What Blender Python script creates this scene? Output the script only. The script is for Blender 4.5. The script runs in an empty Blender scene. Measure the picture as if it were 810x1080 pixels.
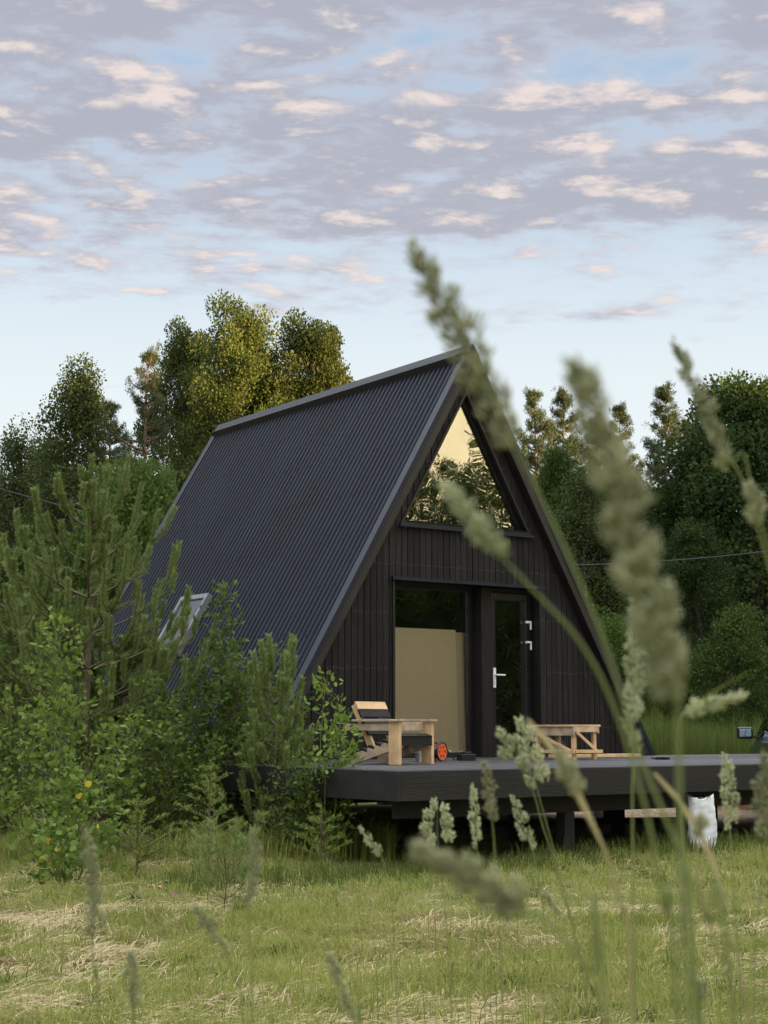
import bpy, math, random
import numpy as np
from mathutils import Vector, Matrix
random.seed(7)
RNG = np.random.default_rng(7)
S = bpy.context.scene
COL = S.collection
R = math.radians

# ------------------------------------------------------------------ camera
F = 1654.0                       # focal length in photo pixels (photo is 810 x 1080)
PITCH = math.atan(228 / 1654.0)
EYE = 1.24
cam = bpy.data.cameras.new('camera')
cam.sensor_fit = 'VERTICAL'; cam.sensor_height = 36.0; cam.lens = 36.0 * F / 1080
cam.clip_start = 0.05; cam.clip_end = 3000
cam.dof.use_dof = True; cam.dof.focus_distance = 18.0; cam.dof.aperture_fstop = cam.lens / 3.3
camo = bpy.data.objects.new('camera', cam); COL.objects.link(camo)
camo.location = (0, 0, EYE); camo.rotation_euler = (math.pi / 2 + PITCH, 0, 0)
S.camera = camo

# ------------------------------------------------------------------ light
SUN_AZ = math.atan2(0.94, -0.34)       # compass style: angle from +Y towards +X
SUN_EL = R(4.5)
sdir = Vector((math.sin(SUN_AZ) * math.cos(SUN_EL), math.cos(SUN_AZ) * math.cos(SUN_EL), math.sin(SUN_EL)))
sun = bpy.data.lights.new('sun', 'SUN'); sun.energy = 4.0; sun.angle = R(0.53); sun.color = (1.0, 0.66, 0.30)
suno = bpy.data.objects.new('sun', sun); COL.objects.link(suno)
suno.rotation_euler = sdir.to_track_quat('Z', 'Y').to_euler()
S.view_settings.view_transform = 'Standard'; S.view_settings.look = 'None'
S.view_settings.exposure = 2.58; S.view_settings.gamma = 1.0

W = bpy.data.worlds.new('World'); S.world = W; W.use_nodes = True
nt = W.node_tree; nt.nodes.clear()
def N(t, tree=None, **k):
    n = (tree or nt).nodes.new(t)
    for a, b in k.items(): setattr(n, a, b)
    return n
def L(a, b, tree=None): (tree or nt).links.new(a, b)
def M_(op, a, b=None, tree=None, clamp=False):
    n = N('ShaderNodeMath', tree, operation=op, use_clamp=clamp)
    for i, v in enumerate((a, b)):
        if v is None: continue
        if isinstance(v, (int, float)): n.inputs[i].default_value = v
        else: L(v, n.inputs[i], tree)
    return n.outputs[0]
def MIX(f, a, b, tree=None):
    n = N('ShaderNodeMix', tree, data_type='RGBA')
    for s, v in ((n.inputs[0], f), (n.inputs[6], a), (n.inputs[7], b)):
        if isinstance(v, (int, float)): s.default_value = v
        elif isinstance(v, tuple): s.default_value = (*v, 1)
        else: L(v, s, tree)
    return n.outputs[2]
def RAMP(v, lo, hi, tree=None, smooth=True):
    n = N('ShaderNodeMapRange', tree, interpolation_type='SMOOTHSTEP' if smooth else 'LINEAR')
    L(v, n.inputs[0], tree); n.inputs[1].default_value = lo; n.inputs[2].default_value = hi
    return n.outputs[0]
sky = N('ShaderNodeTexSky', sky_type='NISHITA', sun_disc=False)
sky.sun_elevation = SUN_EL; sky.sun_rotation = SUN_AZ
sky.air_density = 1.0; sky.dust_density = 1.6; sky.ozone_density = 1.6
tc = N('ShaderNodeTexCoord'); sep = N('ShaderNodeSeparateXYZ'); L(tc.outputs['Generated'], sep.inputs[0])
zz = M_('ADD', M_('MAXIMUM', sep.outputs[2], 0.0), 0.05)
px = M_('DIVIDE', sep.outputs[0], zz); py = M_('DIVIDE', sep.outputs[1], zz)
def cloud_noise(ox, oy):
    def field(sx, sy, sc, det, rough, dist):
        c = N('ShaderNodeCombineXYZ'); L(M_('MULTIPLY', M_('ADD', px, ox), sx), c.inputs[0]); L(M_('MULTIPLY', M_('ADD', py, oy), sy), c.inputs[1])
        n = N('ShaderNodeTexNoise', noise_dimensions='3D'); L(c.outputs[0], n.inputs['Vector']); n.inputs['Scale'].default_value = sc; n.inputs['Detail'].default_value = det; n.inputs['Roughness'].default_value = rough; n.inputs['Distortion'].default_value = dist
        return n.outputs['Fac']
    a = M_('MULTIPLY', field(.88, 1.05, 7.6, 8, .60, .15), .52); b = M_('MULTIPLY', field(.42, 1.2, 2.2, 3, .5, 0), .48)
    return M_('ADD', a, b)
CO = (3.3, 1.7)
d0 = cloud_noise(CO[0], CO[1]); d1n = cloud_noise(CO[0] + 0.05 * sdir.x, CO[1] - 0.045)
cover = M_('ADD', d0, M_('MULTIPLY', M_('SUBTRACT', RAMP(sep.outputs[2], 0.215, 0.33), 0.66), 0.27))
mask = RAMP(cover, 0.44, 0.585)
lit = M_('MULTIPLY', RAMP(M_('SUBTRACT', d0, d1n), 0.008, 0.125), RAMP(cover, .46, .56))
thick = RAMP(cover, 0.50, 0.62)
base = MIX(0.85, sky.outputs[0], (1.55, 2.05, 2.70))
hor = RAMP(sep.outputs[2], 0.42, 0.17)
base = MIX(M_('MULTIPLY', hor, 0.92), base, (2.95, 3.20, 3.25))
dot = N('ShaderNodeVectorMath', operation='DOT_PRODUCT'); L(tc.outputs['Generated'], dot.inputs[0]); dot.inputs[1].default_value = tuple(sdir)
base = MIX(M_('MULTIPLY', RAMP(dot.outputs['Value'], 0.05, 0.9), .8), base, (5.8, 5.1, 3.9))
glow = RAMP(dot.outputs['Value'], 0.86, 1.0)
base = MIX(glow, base, (9.5, 7.6, 4.3))
cshade = MIX(thick, (1.98, 2.08, 2.4), (1.50, 1.52, 1.77))
ccol = MIX(lit, cshade, (3.0, 2.55, 2.35))
skyc = MIX(M_('MULTIPLY', mask, 0.9), base, ccol)
# sky above the view is brightened as added fill light for the shaded clearing
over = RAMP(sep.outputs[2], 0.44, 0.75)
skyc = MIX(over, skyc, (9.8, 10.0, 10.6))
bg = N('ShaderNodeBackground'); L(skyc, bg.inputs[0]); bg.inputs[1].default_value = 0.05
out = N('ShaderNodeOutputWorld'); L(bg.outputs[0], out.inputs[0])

# ------------------------------------------------------------------ helpers
def ray(x, y):
    a = (x - 405) / F; b = (540 - y) / F
    return Vector((a, math.cos(PITCH) - b * math.sin(PITCH), math.sin(PITCH) + b * math.cos(PITCH)))
CAMP = Vector((0, 0, EYE))
def at(x, y, dist):                       # the point a photo pixel shows at a given distance along +Y
    q = ray(x, y); return CAMP + q * (dist / q.y)
def on(x, y, z):                          # the point a photo pixel shows on the level z
    q = ray(x, y); return CAMP + q * ((z - EYE) / q.z)

def tag(o, label=None, cat=None, group=None, kind=None):
    if label: o['label'] = label
    if cat: o['category'] = cat
    if group: o['group'] = group
    if kind: o['kind'] = kind
    return o
def thing(name, label, cat, loc=(0, 0, 0), rz=0, group=None):
    o = bpy.data.objects.new(name, None); COL.objects.link(o); o.empty_display_size = .2
    o.location = loc; o.rotation_euler = (0, 0, rz)
    return tag(o, label, cat, group)
def link(name, me, parent=None, mat=None):
    o = bpy.data.objects.new(name, me); COL.objects.link(o)
    if mat and not me.materials: me.materials.append(mat)
    if parent: o.parent = parent
    return o
def np_mesh(name, V, quads=None, tris=None, var=None, smooth=False):
    me = bpy.data.meshes.new(name)
    V = np.asarray(V, dtype=np.float32)
    parts = []; tot = []; 
    if quads is not None and len(quads): q = np.asarray(quads, dtype=np.int32); parts.append(q.ravel()); tot.append(np.full(len(q), 4, np.int32))
    if tris is not None and len(tris): t = np.asarray(tris, dtype=np.int32); parts.append(t.ravel()); tot.append(np.full(len(t), 3, np.int32))
    loops = np.concatenate(parts); tot = np.concatenate(tot)
    me.vertices.add(len(V)); me.vertices.foreach_set('co', V.ravel())
    me.loops.add(len(loops)); me.loops.foreach_set('vertex_index', loops)
    me.polygons.add(len(tot)); st = np.concatenate([[0], np.cumsum(tot)[:-1]]).astype(np.int32)
    me.polygons.foreach_set('loop_start', st); me.polygons.foreach_set('loop_total', tot)
    if smooth: me.polygons.foreach_set('use_smooth', np.ones(len(tot), bool))
    if var is not None:
        a = me.attributes.new('var', 'FLOAT', 'POINT'); a.data.foreach_set('value', np.asarray(var, np.float32))
    me.update(calc_edges=True)
    return me

class MB:
    def __init__(s): s.v = []; s.f = []
    def add(s, vs, fs):
        n = len(s.v); s.v += [tuple(v) for v in vs]; s.f += [tuple(i + n for i in f) for f in fs]; return s
    def box(s, x0, x1, y0, y1, z0, z1, m=None):
        vs = [Vector(p) for p in ((x0,y0,z0),(x1,y0,z0),(x1,y1,z0),(x0,y1,z0),(x0,y0,z1),(x1,y0,z1),(x1,y1,z1),(x0,y1,z1))]
        if m is not None: vs = [m @ v for v in vs]
        return s.add(vs, [(0,3,2,1),(4,5,6,7),(0,1,5,4),(1,2,6,5),(2,3,7,6),(3,0,4,7)])
    def bar(s, a, b, w, t, up=(0, 0, 1)):       # board from a to b, width w across 'side', thickness t along up-ish
        a = Vector(a); b = Vector(b); d = (b - a); ln = d.length; d.normalize(); up = Vector(up)
        side = d.cross(up).normalized(); u = side.cross(d).normalized()
        m = Matrix((side, d, u)).transposed().to_4x4(); m.translation = a
        return s.box(-w / 2, w / 2, 0, ln, -t / 2, t / 2, m)
    def prism(s, poly, y0, y1, flip=False):     # polygon in xz extruded along y
        n = len(poly)
        vs = [(x, y0, z) for x, z in poly] + [(x, y1, z) for x, z in poly]
        fs = [tuple(range(n)), tuple(range(2 * n - 1, n - 1, -1))] + [(i, i + n, (i + 1) % n + n, (i + 1) % n) for i in range(n)]
        return s.add(vs, fs)
    def tube(s, pts, rad, sides=8, cap=True):
        V, Q, T = tube_np(pts, rad, sides); return s.add(V, [tuple(q) for q in Q] + ([tuple(range(sides))[::-1], tuple(range(len(V) - sides, len(V)))] if cap else []))
    def cyl(s, a, b, r, sides=16, r2=None): return s.tube([a, b], [r, r if r2 is None else r2], sides)
    def build(s, name, mat, parent=None, bevel=0, smooth=False, loc=None):
        me = bpy.data.meshes.new(name); me.from_pydata(s.v, [], s.f); me.update()
        import bmesh
        bm = bmesh.new(); bm.from_mesh(me); bmesh.ops.recalc_face_normals(bm, faces=bm.faces); bm.to_mesh(me); bm.free()
        if smooth: me.polygons.foreach_set('use_smooth', [True] * len(me.polygons))
        o = link(name, me, parent, mat)
        if loc is not None: o.location = loc
        if bevel:
            b = o.modifiers.new('bevel', 'BEVEL'); b.width = bevel; b.segments = 2; b.limit_method = 'ANGLE'; b.angle_limit = R(40)
        return o
def tube_np(pts, rad, sides=6):
    P = np.array([tuple(p) for p in pts], float); n = len(P)
    T = np.gradient(P, axis=0); T /= np.linalg.norm(T, axis=1)[:, None] + 1e-12
    ref = np.array([0.0, 0, 1]) if abs(T[0][2]) < .9 else np.array([1.0, 0, 0])
    V = np.zeros((n, sides, 3)); a = np.linspace(0, 2 * np.pi, sides, endpoint=False)
    for i in range(n):
        u = np.cross(ref, T[i]); u /= np.linalg.norm(u) + 1e-9; w = np.cross(T[i], u)
        V[i] = P[i] + rad[i] * (np.cos(a)[:, None] * u + np.sin(a)[:, None] * w)
        ref = ref if abs(np.dot(ref, T[i])) < .95 else w
    Q = []
    for i in range(n - 1):
        for j in range(sides):
            k = (j + 1) % sides; Q.append((i*sides+j, i*sides+k, (i+1)*sides+k, (i+1)*sides+j))
    return V.reshape(-1, 3), np.array(Q), None
class TM:                                        # many tubes -> one mesh
    def __init__(s): s.V = []; s.Q = []; s.n = 0
    def tube(s, pts, rad, sides=6):
        V, Q, _ = tube_np(pts, rad, sides); s.V.append(V); s.Q.append(Q + s.n); s.n += len(V)
    def build(s, name, mat, parent=None): return link(name, np_mesh(name, np.vstack(s.V), np.vstack(s.Q), smooth=True), parent, mat)

# ------------------------------------------------------------------ materials
def mat(name, col, rough=.6, var=0.0, scale=8, bump=0.0, bscale=60, spec=.5, metal=0, stretch=(1, 1, 1), col2=None, island=0.0, detail=5):
    m = bpy.data.materials.new(name); m.use_nodes = True; t = m.node_tree; b = t.nodes['Principled BSDF']
    b.inputs['Roughness'].default_value = rough; b.inputs['Metallic'].default_value = metal; b.inputs['Specular IOR Level'].default_value = spec
    tcn = N('ShaderNodeTexCoord', t); mp = N('ShaderNodeMapping', t); L(tcn.outputs['Object'], mp.inputs[0], t); mp.inputs['Scale'].default_value = stretch
    nz = N('ShaderNodeTexNoise', t); L(mp.outputs[0], nz.inputs['Vector'], t); nz.inputs['Scale'].default_value = scale; nz.inputs['Detail'].default_value = detail
    c2 = col2 or tuple(max(0, c * (1 - var)) for c in col); c1 = tuple(min(1, c * (1 + var * .6)) for c in col) if not col2 else col
    c = MIX(RAMP(nz.outputs['Fac'], .3, .7, t), c2, c1, t)
    if island:
        g = N('ShaderNodeNewGeometry', t); hv = N('ShaderNodeHueSaturation', t); L(c, hv.inputs['Color'], t)
        L(M_('ADD', M_('MULTIPLY', g.outputs['Random Per Island'], island * 2, t), 1 - island, t), hv.inputs['Value'], t); c = hv.outputs[0]
    L(c, b.inputs['Base Color'], t)
    if bump:
        n2 = N('ShaderNodeTexNoise', t); L(mp.outputs[0], n2.inputs['Vector'], t); n2.inputs['Scale'].default_value = bscale; n2.inputs['Detail'].default_value = 4
        bp = N('ShaderNodeBump', t); bp.inputs['Strength'].default_value = bump; bp.inputs['Distance'].default_value = .01
        L(n2.outputs['Fac'], bp.inputs['Height'], t); L(bp.outputs[0], b.inputs['Normal'], t)
        L(RAMP(n2.outputs['Fac'], -.2 , 1.2, t, False), b.inputs['Roughness'], t) if False else None
    return m
def leafmat(name, cols, trans=.35, rough=.55, objvar=.25):
    """cols: (dark, light) colour of the leaf itself, picked per leaf by the 'var' attribute"""
    m = bpy.data.materials.new(name); m.use_nodes = True; t = m.node_tree; b = t.nodes['Principled BSDF']
    at_ = N('ShaderNodeAttribute', t, attribute_name='var')
    c = MIX(at_.outputs['Fac'], cols[0], cols[1], t)
    if len(cols) > 2: c = MIX(RAMP(at_.outputs['Fac'], .975, .985, t), c, cols[2], t)
    oi = N('ShaderNodeObjectInfo', t); hv = N('ShaderNodeHueSaturation', t); L(c, hv.inputs['Color'], t)
    L(M_('ADD', M_('MULTIPLY', oi.outputs['Random'], objvar * 2, t), 1 - objvar, t), hv.inputs['Value'], t)
    L(hv.outputs[0], b.inputs['Base Color'], t); b.inputs['Roughness'].default_value = rough; b.inputs['Specular IOR Level'].default_value = .12
    tr = N('ShaderNodeBsdfTranslucent', t); L(hv.outputs[0], tr.inputs[0], t)
    mx = N('ShaderNodeMixShader', t); mx.inputs[0].default_value = trans
    L(b.outputs[0], mx.inputs[1], t); L(tr.outputs[0], mx.inputs[2], t); L(mx.outputs[0], t.nodes['Material Output'].inputs[0], t)
    return m
def glassmat(name, tint=(.9, .92, .9), refl=.2, ior=1.5):
    m = bpy.data.materials.new(name); m.use_nodes = True; t = m.node_tree; t.nodes.remove(t.nodes['Principled BSDF'])
    tr = N('ShaderNodeBsdfTransparent', t); tr.inputs[0].default_value = (*tint, 1)
    gl = N('ShaderNodeBsdfGlossy', t); gl.inputs['Roughness'].default_value = 0.004
    nz = N('ShaderNodeTexNoise', t); nz.inputs['Scale'].default_value = 1.3; tcn = N('ShaderNodeTexCoord', t); L(tcn.outputs['Object'], nz.inputs['Vector'], t)
    bp = N('ShaderNodeBump', t); bp.inputs['Strength'].default_value = .12; bp.inputs['Distance'].default_value = .03; L(nz.outputs['Fac'], bp.inputs['Height'], t); L(bp.outputs[0], gl.inputs['Normal'], t)
    fr = N('ShaderNodeFresnel', t); fr.inputs[0].default_value = ior
    f = M_('ADD', M_('MULTIPLY', fr.outputs[0], 1.6, t), refl, t, True)
    mx = N('ShaderNodeMixShader', t); L(f, mx.inputs[0], t); L(tr.outputs[0], mx.inputs[1], t); L(gl.outputs[0], mx.inputs[2], t)
    L(mx.outputs[0], t.nodes['Material Output'].inputs[0], t); return m
BLACKWOOD = mat('black_stained_wood', (.0145, .0125, .011), .6, .6, 9, .6, 70, stretch=(6, 6, .35), island=.45, spec=.3)
BLACKTRIM = mat('black_trim', (.006, .006, .006), .45, .3, 10, .1)
BROWNTRIM = mat('dark_brown_trim', (.017, .014, .012), .5, .3, 10, .3, 60, stretch=(.2, 1, .2))
ROOFM = mat('dark_roof_metal', (.0045, .0085, .0175), .55, .38, 1.6, .06, 30, spec=.22, stretch=(1, 1, .25))
FLASH = mat('roof_flashing', (.012, .017, .027), .45, .15, 4, spec=.3)
SCREW = mat('screw_metal', (.28, .28, .28), .4, .2, 8, metal=.6)
INTER = mat('interior_wood', (.10, .07, .045), .7, .3, 4)
GLASS = glassmat('window_glass', refl=.16)
CLEARGLASS = glassmat('clear_window_glass', (.985, .99, .985), refl=.03)
DOORGLASS = glassmat('door_glass', (.9, .88, .85), refl=.10)
SKYGLASS = glassmat('skylight_glass', (.85, .88, .88), refl=.12)
WHITE = mat('white_metal', (.75, .76, .76), .35, .05)
CHIP = mat('chipboard', (.84, .73, .49), .7, .10, 90, .1, 200)
CHIPD = mat('chipboard_edge', (.66, .56, .37), .7, .10, 90)
PINEW = mat('fresh_pine_wood', (.66, .44, .22), .6, .22, 6, .15, 60, stretch=(1, 1, 1), island=.14)
GREYW = mat('weathered_pine_wood', (.46, .35, .23), .7, .3, 9, .2, 60, island=.15)
DECKW = mat('grey_deck_boards', (.050, .050, .052), .5, .3, 20, .3, 60, stretch=(.1, 1, 1), island=.22)
FASCIA = mat('black_fascia', (.013, .0125, .013), .55, .4, 5, .4, 60, stretch=(.15, 1, 1), col2=(.006, .006, .006))
DARKW = mat('dark_beam', (.005, .0045, .004), .8, .3, 6)
BARK = mat('grey_bark', (.10, .085, .07), .9, .4, 12, .6, 30)
PINEBARK = mat('orange_pine_bark', (.14, .088, .058), .85, .4, 10, .6, 30)
BIRCHBARK = mat('white_birch_bark', (.55, .52, .47), .8, .5, 6, .3, 30, col2=(.10, .09, .08))
TWIG = mat('brown_twig', (.10, .075, .04), .8, .3, 20)
GTWIG = mat('green_twig', (.11, .13, .04), .7, .3, 20)
ORANGE = mat('orange_plastic', (.75, .12, .03), .4, .1)
BLACKP = mat('black_plastic', (.012, .012, .013), .35, .1)
SACKM = mat('white_woven_sack', (.72, .73, .74), .65, .14, 5, .6, 40)
CARP = mat('dark_car_paint', (.014, .017, .020), .18, .05)
RUBBER = mat('tyre_rubber', (.02, .02, .02), .8, .2)
CARGL = glassmat('car_glass', (.12, .14, .14), refl=.02)
MIRR = mat('mirror_glass', (.20, .26, .31), .03, 0, metal=1)
REDL = mat('red_lens', (.4, .01, .01), .15, .1)
PALLET = mat('pallet_wood', (.42, .22, .11), .75, .3, 8, island=.2)
CABLE = mat('cable_black', (.02, .02, .02), .6, .1)

L_ASPEN = leafmat('aspen_leaf', ((.040, .062, .014), (.090, .108, .024)))
L_DARK = leafmat('dark_broad_leaf', ((.022, .044, .012), (.058, .088, .024)))
L_MID = leafmat('mid_green_leaf', ((.040, .075, .016), (.095, .140, .030)))
L_BIRCH = leafmat('birch_leaf', ((.040, .062, .020), (.085, .110, .034)))
L_BUSH = leafmat('bush_leaf', ((.090, .155, .025), (.215, .290, .055)), objvar=.1)
L_BUSHY = leafmat('bush_leaf_yellow', ((.090, .160, .028), (.190, .270, .055), (.60, .48, .06)), objvar=.05)
L_SHADE = leafmat('dark_bush_leaf', ((.060, .110, .020), (.130, .200, .038)), objvar=.1)
L_PINE = leafmat('pine_needle', ((.035, .055, .025), (.080, .100, .040)), .15)
L_YPINE = leafmat('young_pine_needle', ((.12, .170, .050), (.26, .330, .110)), .25, objvar=.08)
L_SPRUCE = leafmat('young_spruce_needle', ((.110, .175, .030), (.240, .320, .065)), .2, objvar=.08)
L_GRASS = leafmat('grass_blade', ((.135, .185, .034), (.390, .400, .115)), .4, objvar=0)
L_TALL = leafmat('tall_grass_blade', ((.055, .090, .018), (.150, .185, .045)), .4, objvar=0)
L_HAY = leafmat('hay_straw', ((.24, .195, .09), (.60, .50, .28)), .3, objvar=0)
L_SEED = leafmat('seed_head', ((.26, .28, .14), (.50, .50, .29)), .4, objvar=.12)
L_SEEDG = leafmat('seed_head_green', ((.42, .46, .24), (.70, .72, .47)), .4, objvar=.1)
L_STEM = leafmat('grass_stem', ((.21, .25, .09), (.28, .32, .13)), .25, objvar=.1)
L_DRY = leafmat('dry_grass_stem', ((.33, .28, .14), (.44, .38, .20)), .25, objvar=.1)

# ------------------------------------------------------------------ numpy noise
_perm = RNG.random((256, 256))
def vnoise(x, y, s):
    x = np.asarray(x) * s + 500.3; y = np.asarray(y) * s + 500.7
    xi = np.floor(x).astype(int); yi = np.floor(y).astype(int); fx = x - xi; fy = y - yi
    fx = fx * fx * (3 - 2 * fx); fy = fy * fy * (3 - 2 * fy)
    g = lambda a, b: _perm[a & 255, b & 255]
    return (g(xi, yi) * (1-fx) + g(xi+1, yi) * fx) * (1-fy) + (g(xi, yi+1) * (1-fx) + g(xi+1, yi+1) * fx) * fy
def fbm(x, y, s): return vnoise(x, y, s) * .55 + vnoise(x, y, s * 2.1) * .28 + vnoise(x, y, s * 4.3) * .17

# ------------------------------------------------------------------ ground
def gz(x, y):
    x = np.asarray(x, float); y = np.asarray(y, float)
    near = np.clip(1 - np.abs(y - 12) / 25, 0, 1)
    return .09 * np.exp(-((x - 3.3) ** 2 + (y - 15.9) ** 2) / 1.2) + (fbm(x, y, .5) - .5) * .10 * near + (fbm(x, y, .04) - .5) * .8 * np.clip((np.hypot(x, y) - 40) / 60, 0, 1)
def gzf(x, y): return float(gz(x, y))
def grid(xs, ys):
    X, Y = np.meshgrid(xs, ys); Z = gz(X, Y); nx = len(xs); ny = len(ys)
    V = np.stack([X, Y, Z], -1).reshape(-1, 3); i = np.arange(nx * ny).reshape(ny, nx)
    Q = np.stack([i[:-1, :-1], i[:-1, 1:], i[1:, 1:], i[1:, :-1]], -1).reshape(-1, 4)
    return V, Q
def spread(n, a, near, far):          # dense in the middle, sparse far out
    inner = np.linspace(-a, a, n); outer = a + (far - a) * np.linspace(0, 1, 26)[1:] ** 2.5
    return np.concatenate([-outer[::-1], inner, outer])
V, Q = grid(spread(120, 14, 0, 900), spread(120, 14, 0, 900) + 12)
GM = bpy.data.materials.new('meadow_soil'); GM.use_nodes = True; t = GM.node_tree; b = t.nodes['Principled BSDF']; b.inputs['Roughness'].default_value = .95; b.inputs['Specular IOR Level'].default_value = .1
tcn = N('ShaderNodeTexCoord', t)
def nz_(s, d=5, st=(1, 1, 1)):
    mp = N('ShaderNodeMapping', t); L(tcn.outputs['Object'], mp.inputs[0], t); mp.inputs['Scale'].default_value = st
    n = N('ShaderNodeTexNoise', t); L(mp.outputs[0], n.inputs['Vector'], t); n.inputs['Scale'].default_value = s; n.inputs['Detail'].default_value = d; return n.outputs['Fac']
c = MIX(RAMP(nz_(.9), .4, .62, t), (.095, .125, .025), (.24, .20, .09), t)
c = MIX(RAMP(nz_(40, 8), .35, .7, t), c, (.12, .12, .05), t)
sp = N('ShaderNodeSeparateXYZ', t); L(tcn.outputs['Object'], sp.inputs[0], t)
dx = M_('SUBTRACT', sp.outputs[0], 5.0, t); dy = M_('SUBTRACT', sp.outputs[1], 22.0, t)
dd = M_('SQRT', M_('ADD', M_('MULTIPLY', M_('MULTIPLY', dx, dx, t), .35, t), M_('MULTIPLY', dy, dy, t), t), None, t)
dirt = RAMP(M_('ADD', dd, M_('MULTIPLY', nz_(1.2), 1.5, t), t), 4.3, 3.6, t)
c = MIX(dirt, c, MIX(nz_(9, 8), (.14, .10, .07), (.25, .185, .135), t), t)
L(c, b.inputs['Base Color'], t)
bp = N('ShaderNodeBump', t); bp.inputs['Distance'].default_value = .05; L(nz_(14, 8), bp.inputs['Height'], t); L(bp.outputs[0], b.inputs['Normal'], t)
tag(link('ground', np_mesh('ground', V, Q, smooth=True), None, GM), kind='structure')

# ------------------------------------------------------------------ leaf and blade generators
def unit(a): return a / (np.linalg.norm(a, axis=-1, keepdims=True) + 1e-9)
def leaf_arrays(P, D, size, width=.5, fold=.15, hexa=False, rng=RNG):
    """P base points, D directions, size (n,) -> verts, faces (quads/tris), vertices per leaf"""
    n = len(P); D = unit(D); rnd = unit(rng.normal(size=(n, 3))); side = unit(np.cross(D, rnd)); nor = np.cross(side, D)
    s = size[:, None]
    base = P; tip = P + D * s
    if not hexa:
        a = P + D * s * .5 + side * s * width * .5 - nor * s * fold; c = P + D * s * .5 - side * s * width * .5 - nor * s * fold
        V = np.stack([base, a, tip, c], 1).reshape(-1, 3); i = np.arange(n)[:, None] * 4
        return V, i + np.array([[0, 1, 2, 3]]), 4
    w = s * width * .5; bend = nor * s * fold
    r1 = P + D * s * .28 + side * w * .92 - bend * .3; r2 = P + D * s * .68 + side * w * .8 - bend * .9
    l1 = P + D * s * .28 - side * w * .92 - bend * .3; l2 = P + D * s * .68 - side * w * .8 - bend * .9
    tip = tip - bend * 1.2
    V = np.stack([base, r1, r2, tip, l2, l1], 1).reshape(-1, 3); i = np.arange(n)[:, None] * 6
    return V, np.concatenate([i + np.array([[0, 1, 2, 3]]), i + np.array([[0, 3, 4, 5]])]), 6
def blades(P, H, wid, lean, var, rng=RNG, heading=None, curl=None):
    n = len(P); a = rng.uniform(0, 2 * np.pi, n) if heading is None else heading
    h = np.stack([np.cos(a), np.sin(a), np.zeros(n)], 1)
    fa = rng.uniform(0, 2 * np.pi, n); sd = np.stack([np.cos(fa), np.sin(fa), np.zeros(n)], 1) * (wid / 2)[:, None]
    H_ = H[:, None]; ln = lean[:, None]; up = np.array([[0, 0, 1.0]])
    p0 = P; p1 = P + up * H_ * .5 * (1 - .15 * ln) + h * H_ * .16 * ln
    p2 = P + up * H_ * (.86 - .30 * ln) + h * H_ * .50 * ln; p3 = P + up * H_ * (1 - .50 * ln) + h * H_ * .95 * ln
    V = np.stack([p0 - sd, p0 + sd, p1 - sd * .9, p1 + sd * .9, p2 - sd * .6, p2 + sd * .6, p3], 1).reshape(-1, 3)
    i = np.arange(n)[:, None] * 7
    Q = np.concatenate([i + np.array([[0, 1, 3, 2]]), i + np.array([[2, 3, 5, 4]])]); T = i + np.array([[4, 5, 6]])
    return V, Q, T, np.repeat(var, 7)

# ------------------------------------------------------------------ meadow
def frustum_pts(n, d0, d1, margin=.5, pw=1.0, rng=RNG):
    d = (rng.random(n) * (d1 ** (1 + pw) - d0 ** (1 + pw)) + d0 ** (1 + pw)) ** (1 / (1 + pw))
    x = (rng.random(n) * 2 - 1) * (d * .262 + margin); return x, d
def cabin_local(x, y):
    X = np.asarray(x) - O.x; Y = np.asarray(y) - O.y; c, s = math.cos(TH), math.sin(TH)
    return X * c + Y * s, -X * s + Y * c
TH = R(35.1)
O = Vector((0.1036, 18.979, 0)) + Vector((math.cos(TH), math.sin(TH), 0)) * 1.13
def under(x, y):
    u, v = cabin_local(x, y)
    return ((v > -4.0) & (v < 6.5) & (u > -3.9) & (u < 3.2)) | ((v > -4.0) & (v < .3) & (u > -3.9) & (u < 7))
def hay_field(x, y): return fbm(x * 1.15 + 3, y * .85, .8) * .62 + fbm(x, y * .7, 3.1) * .38
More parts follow.
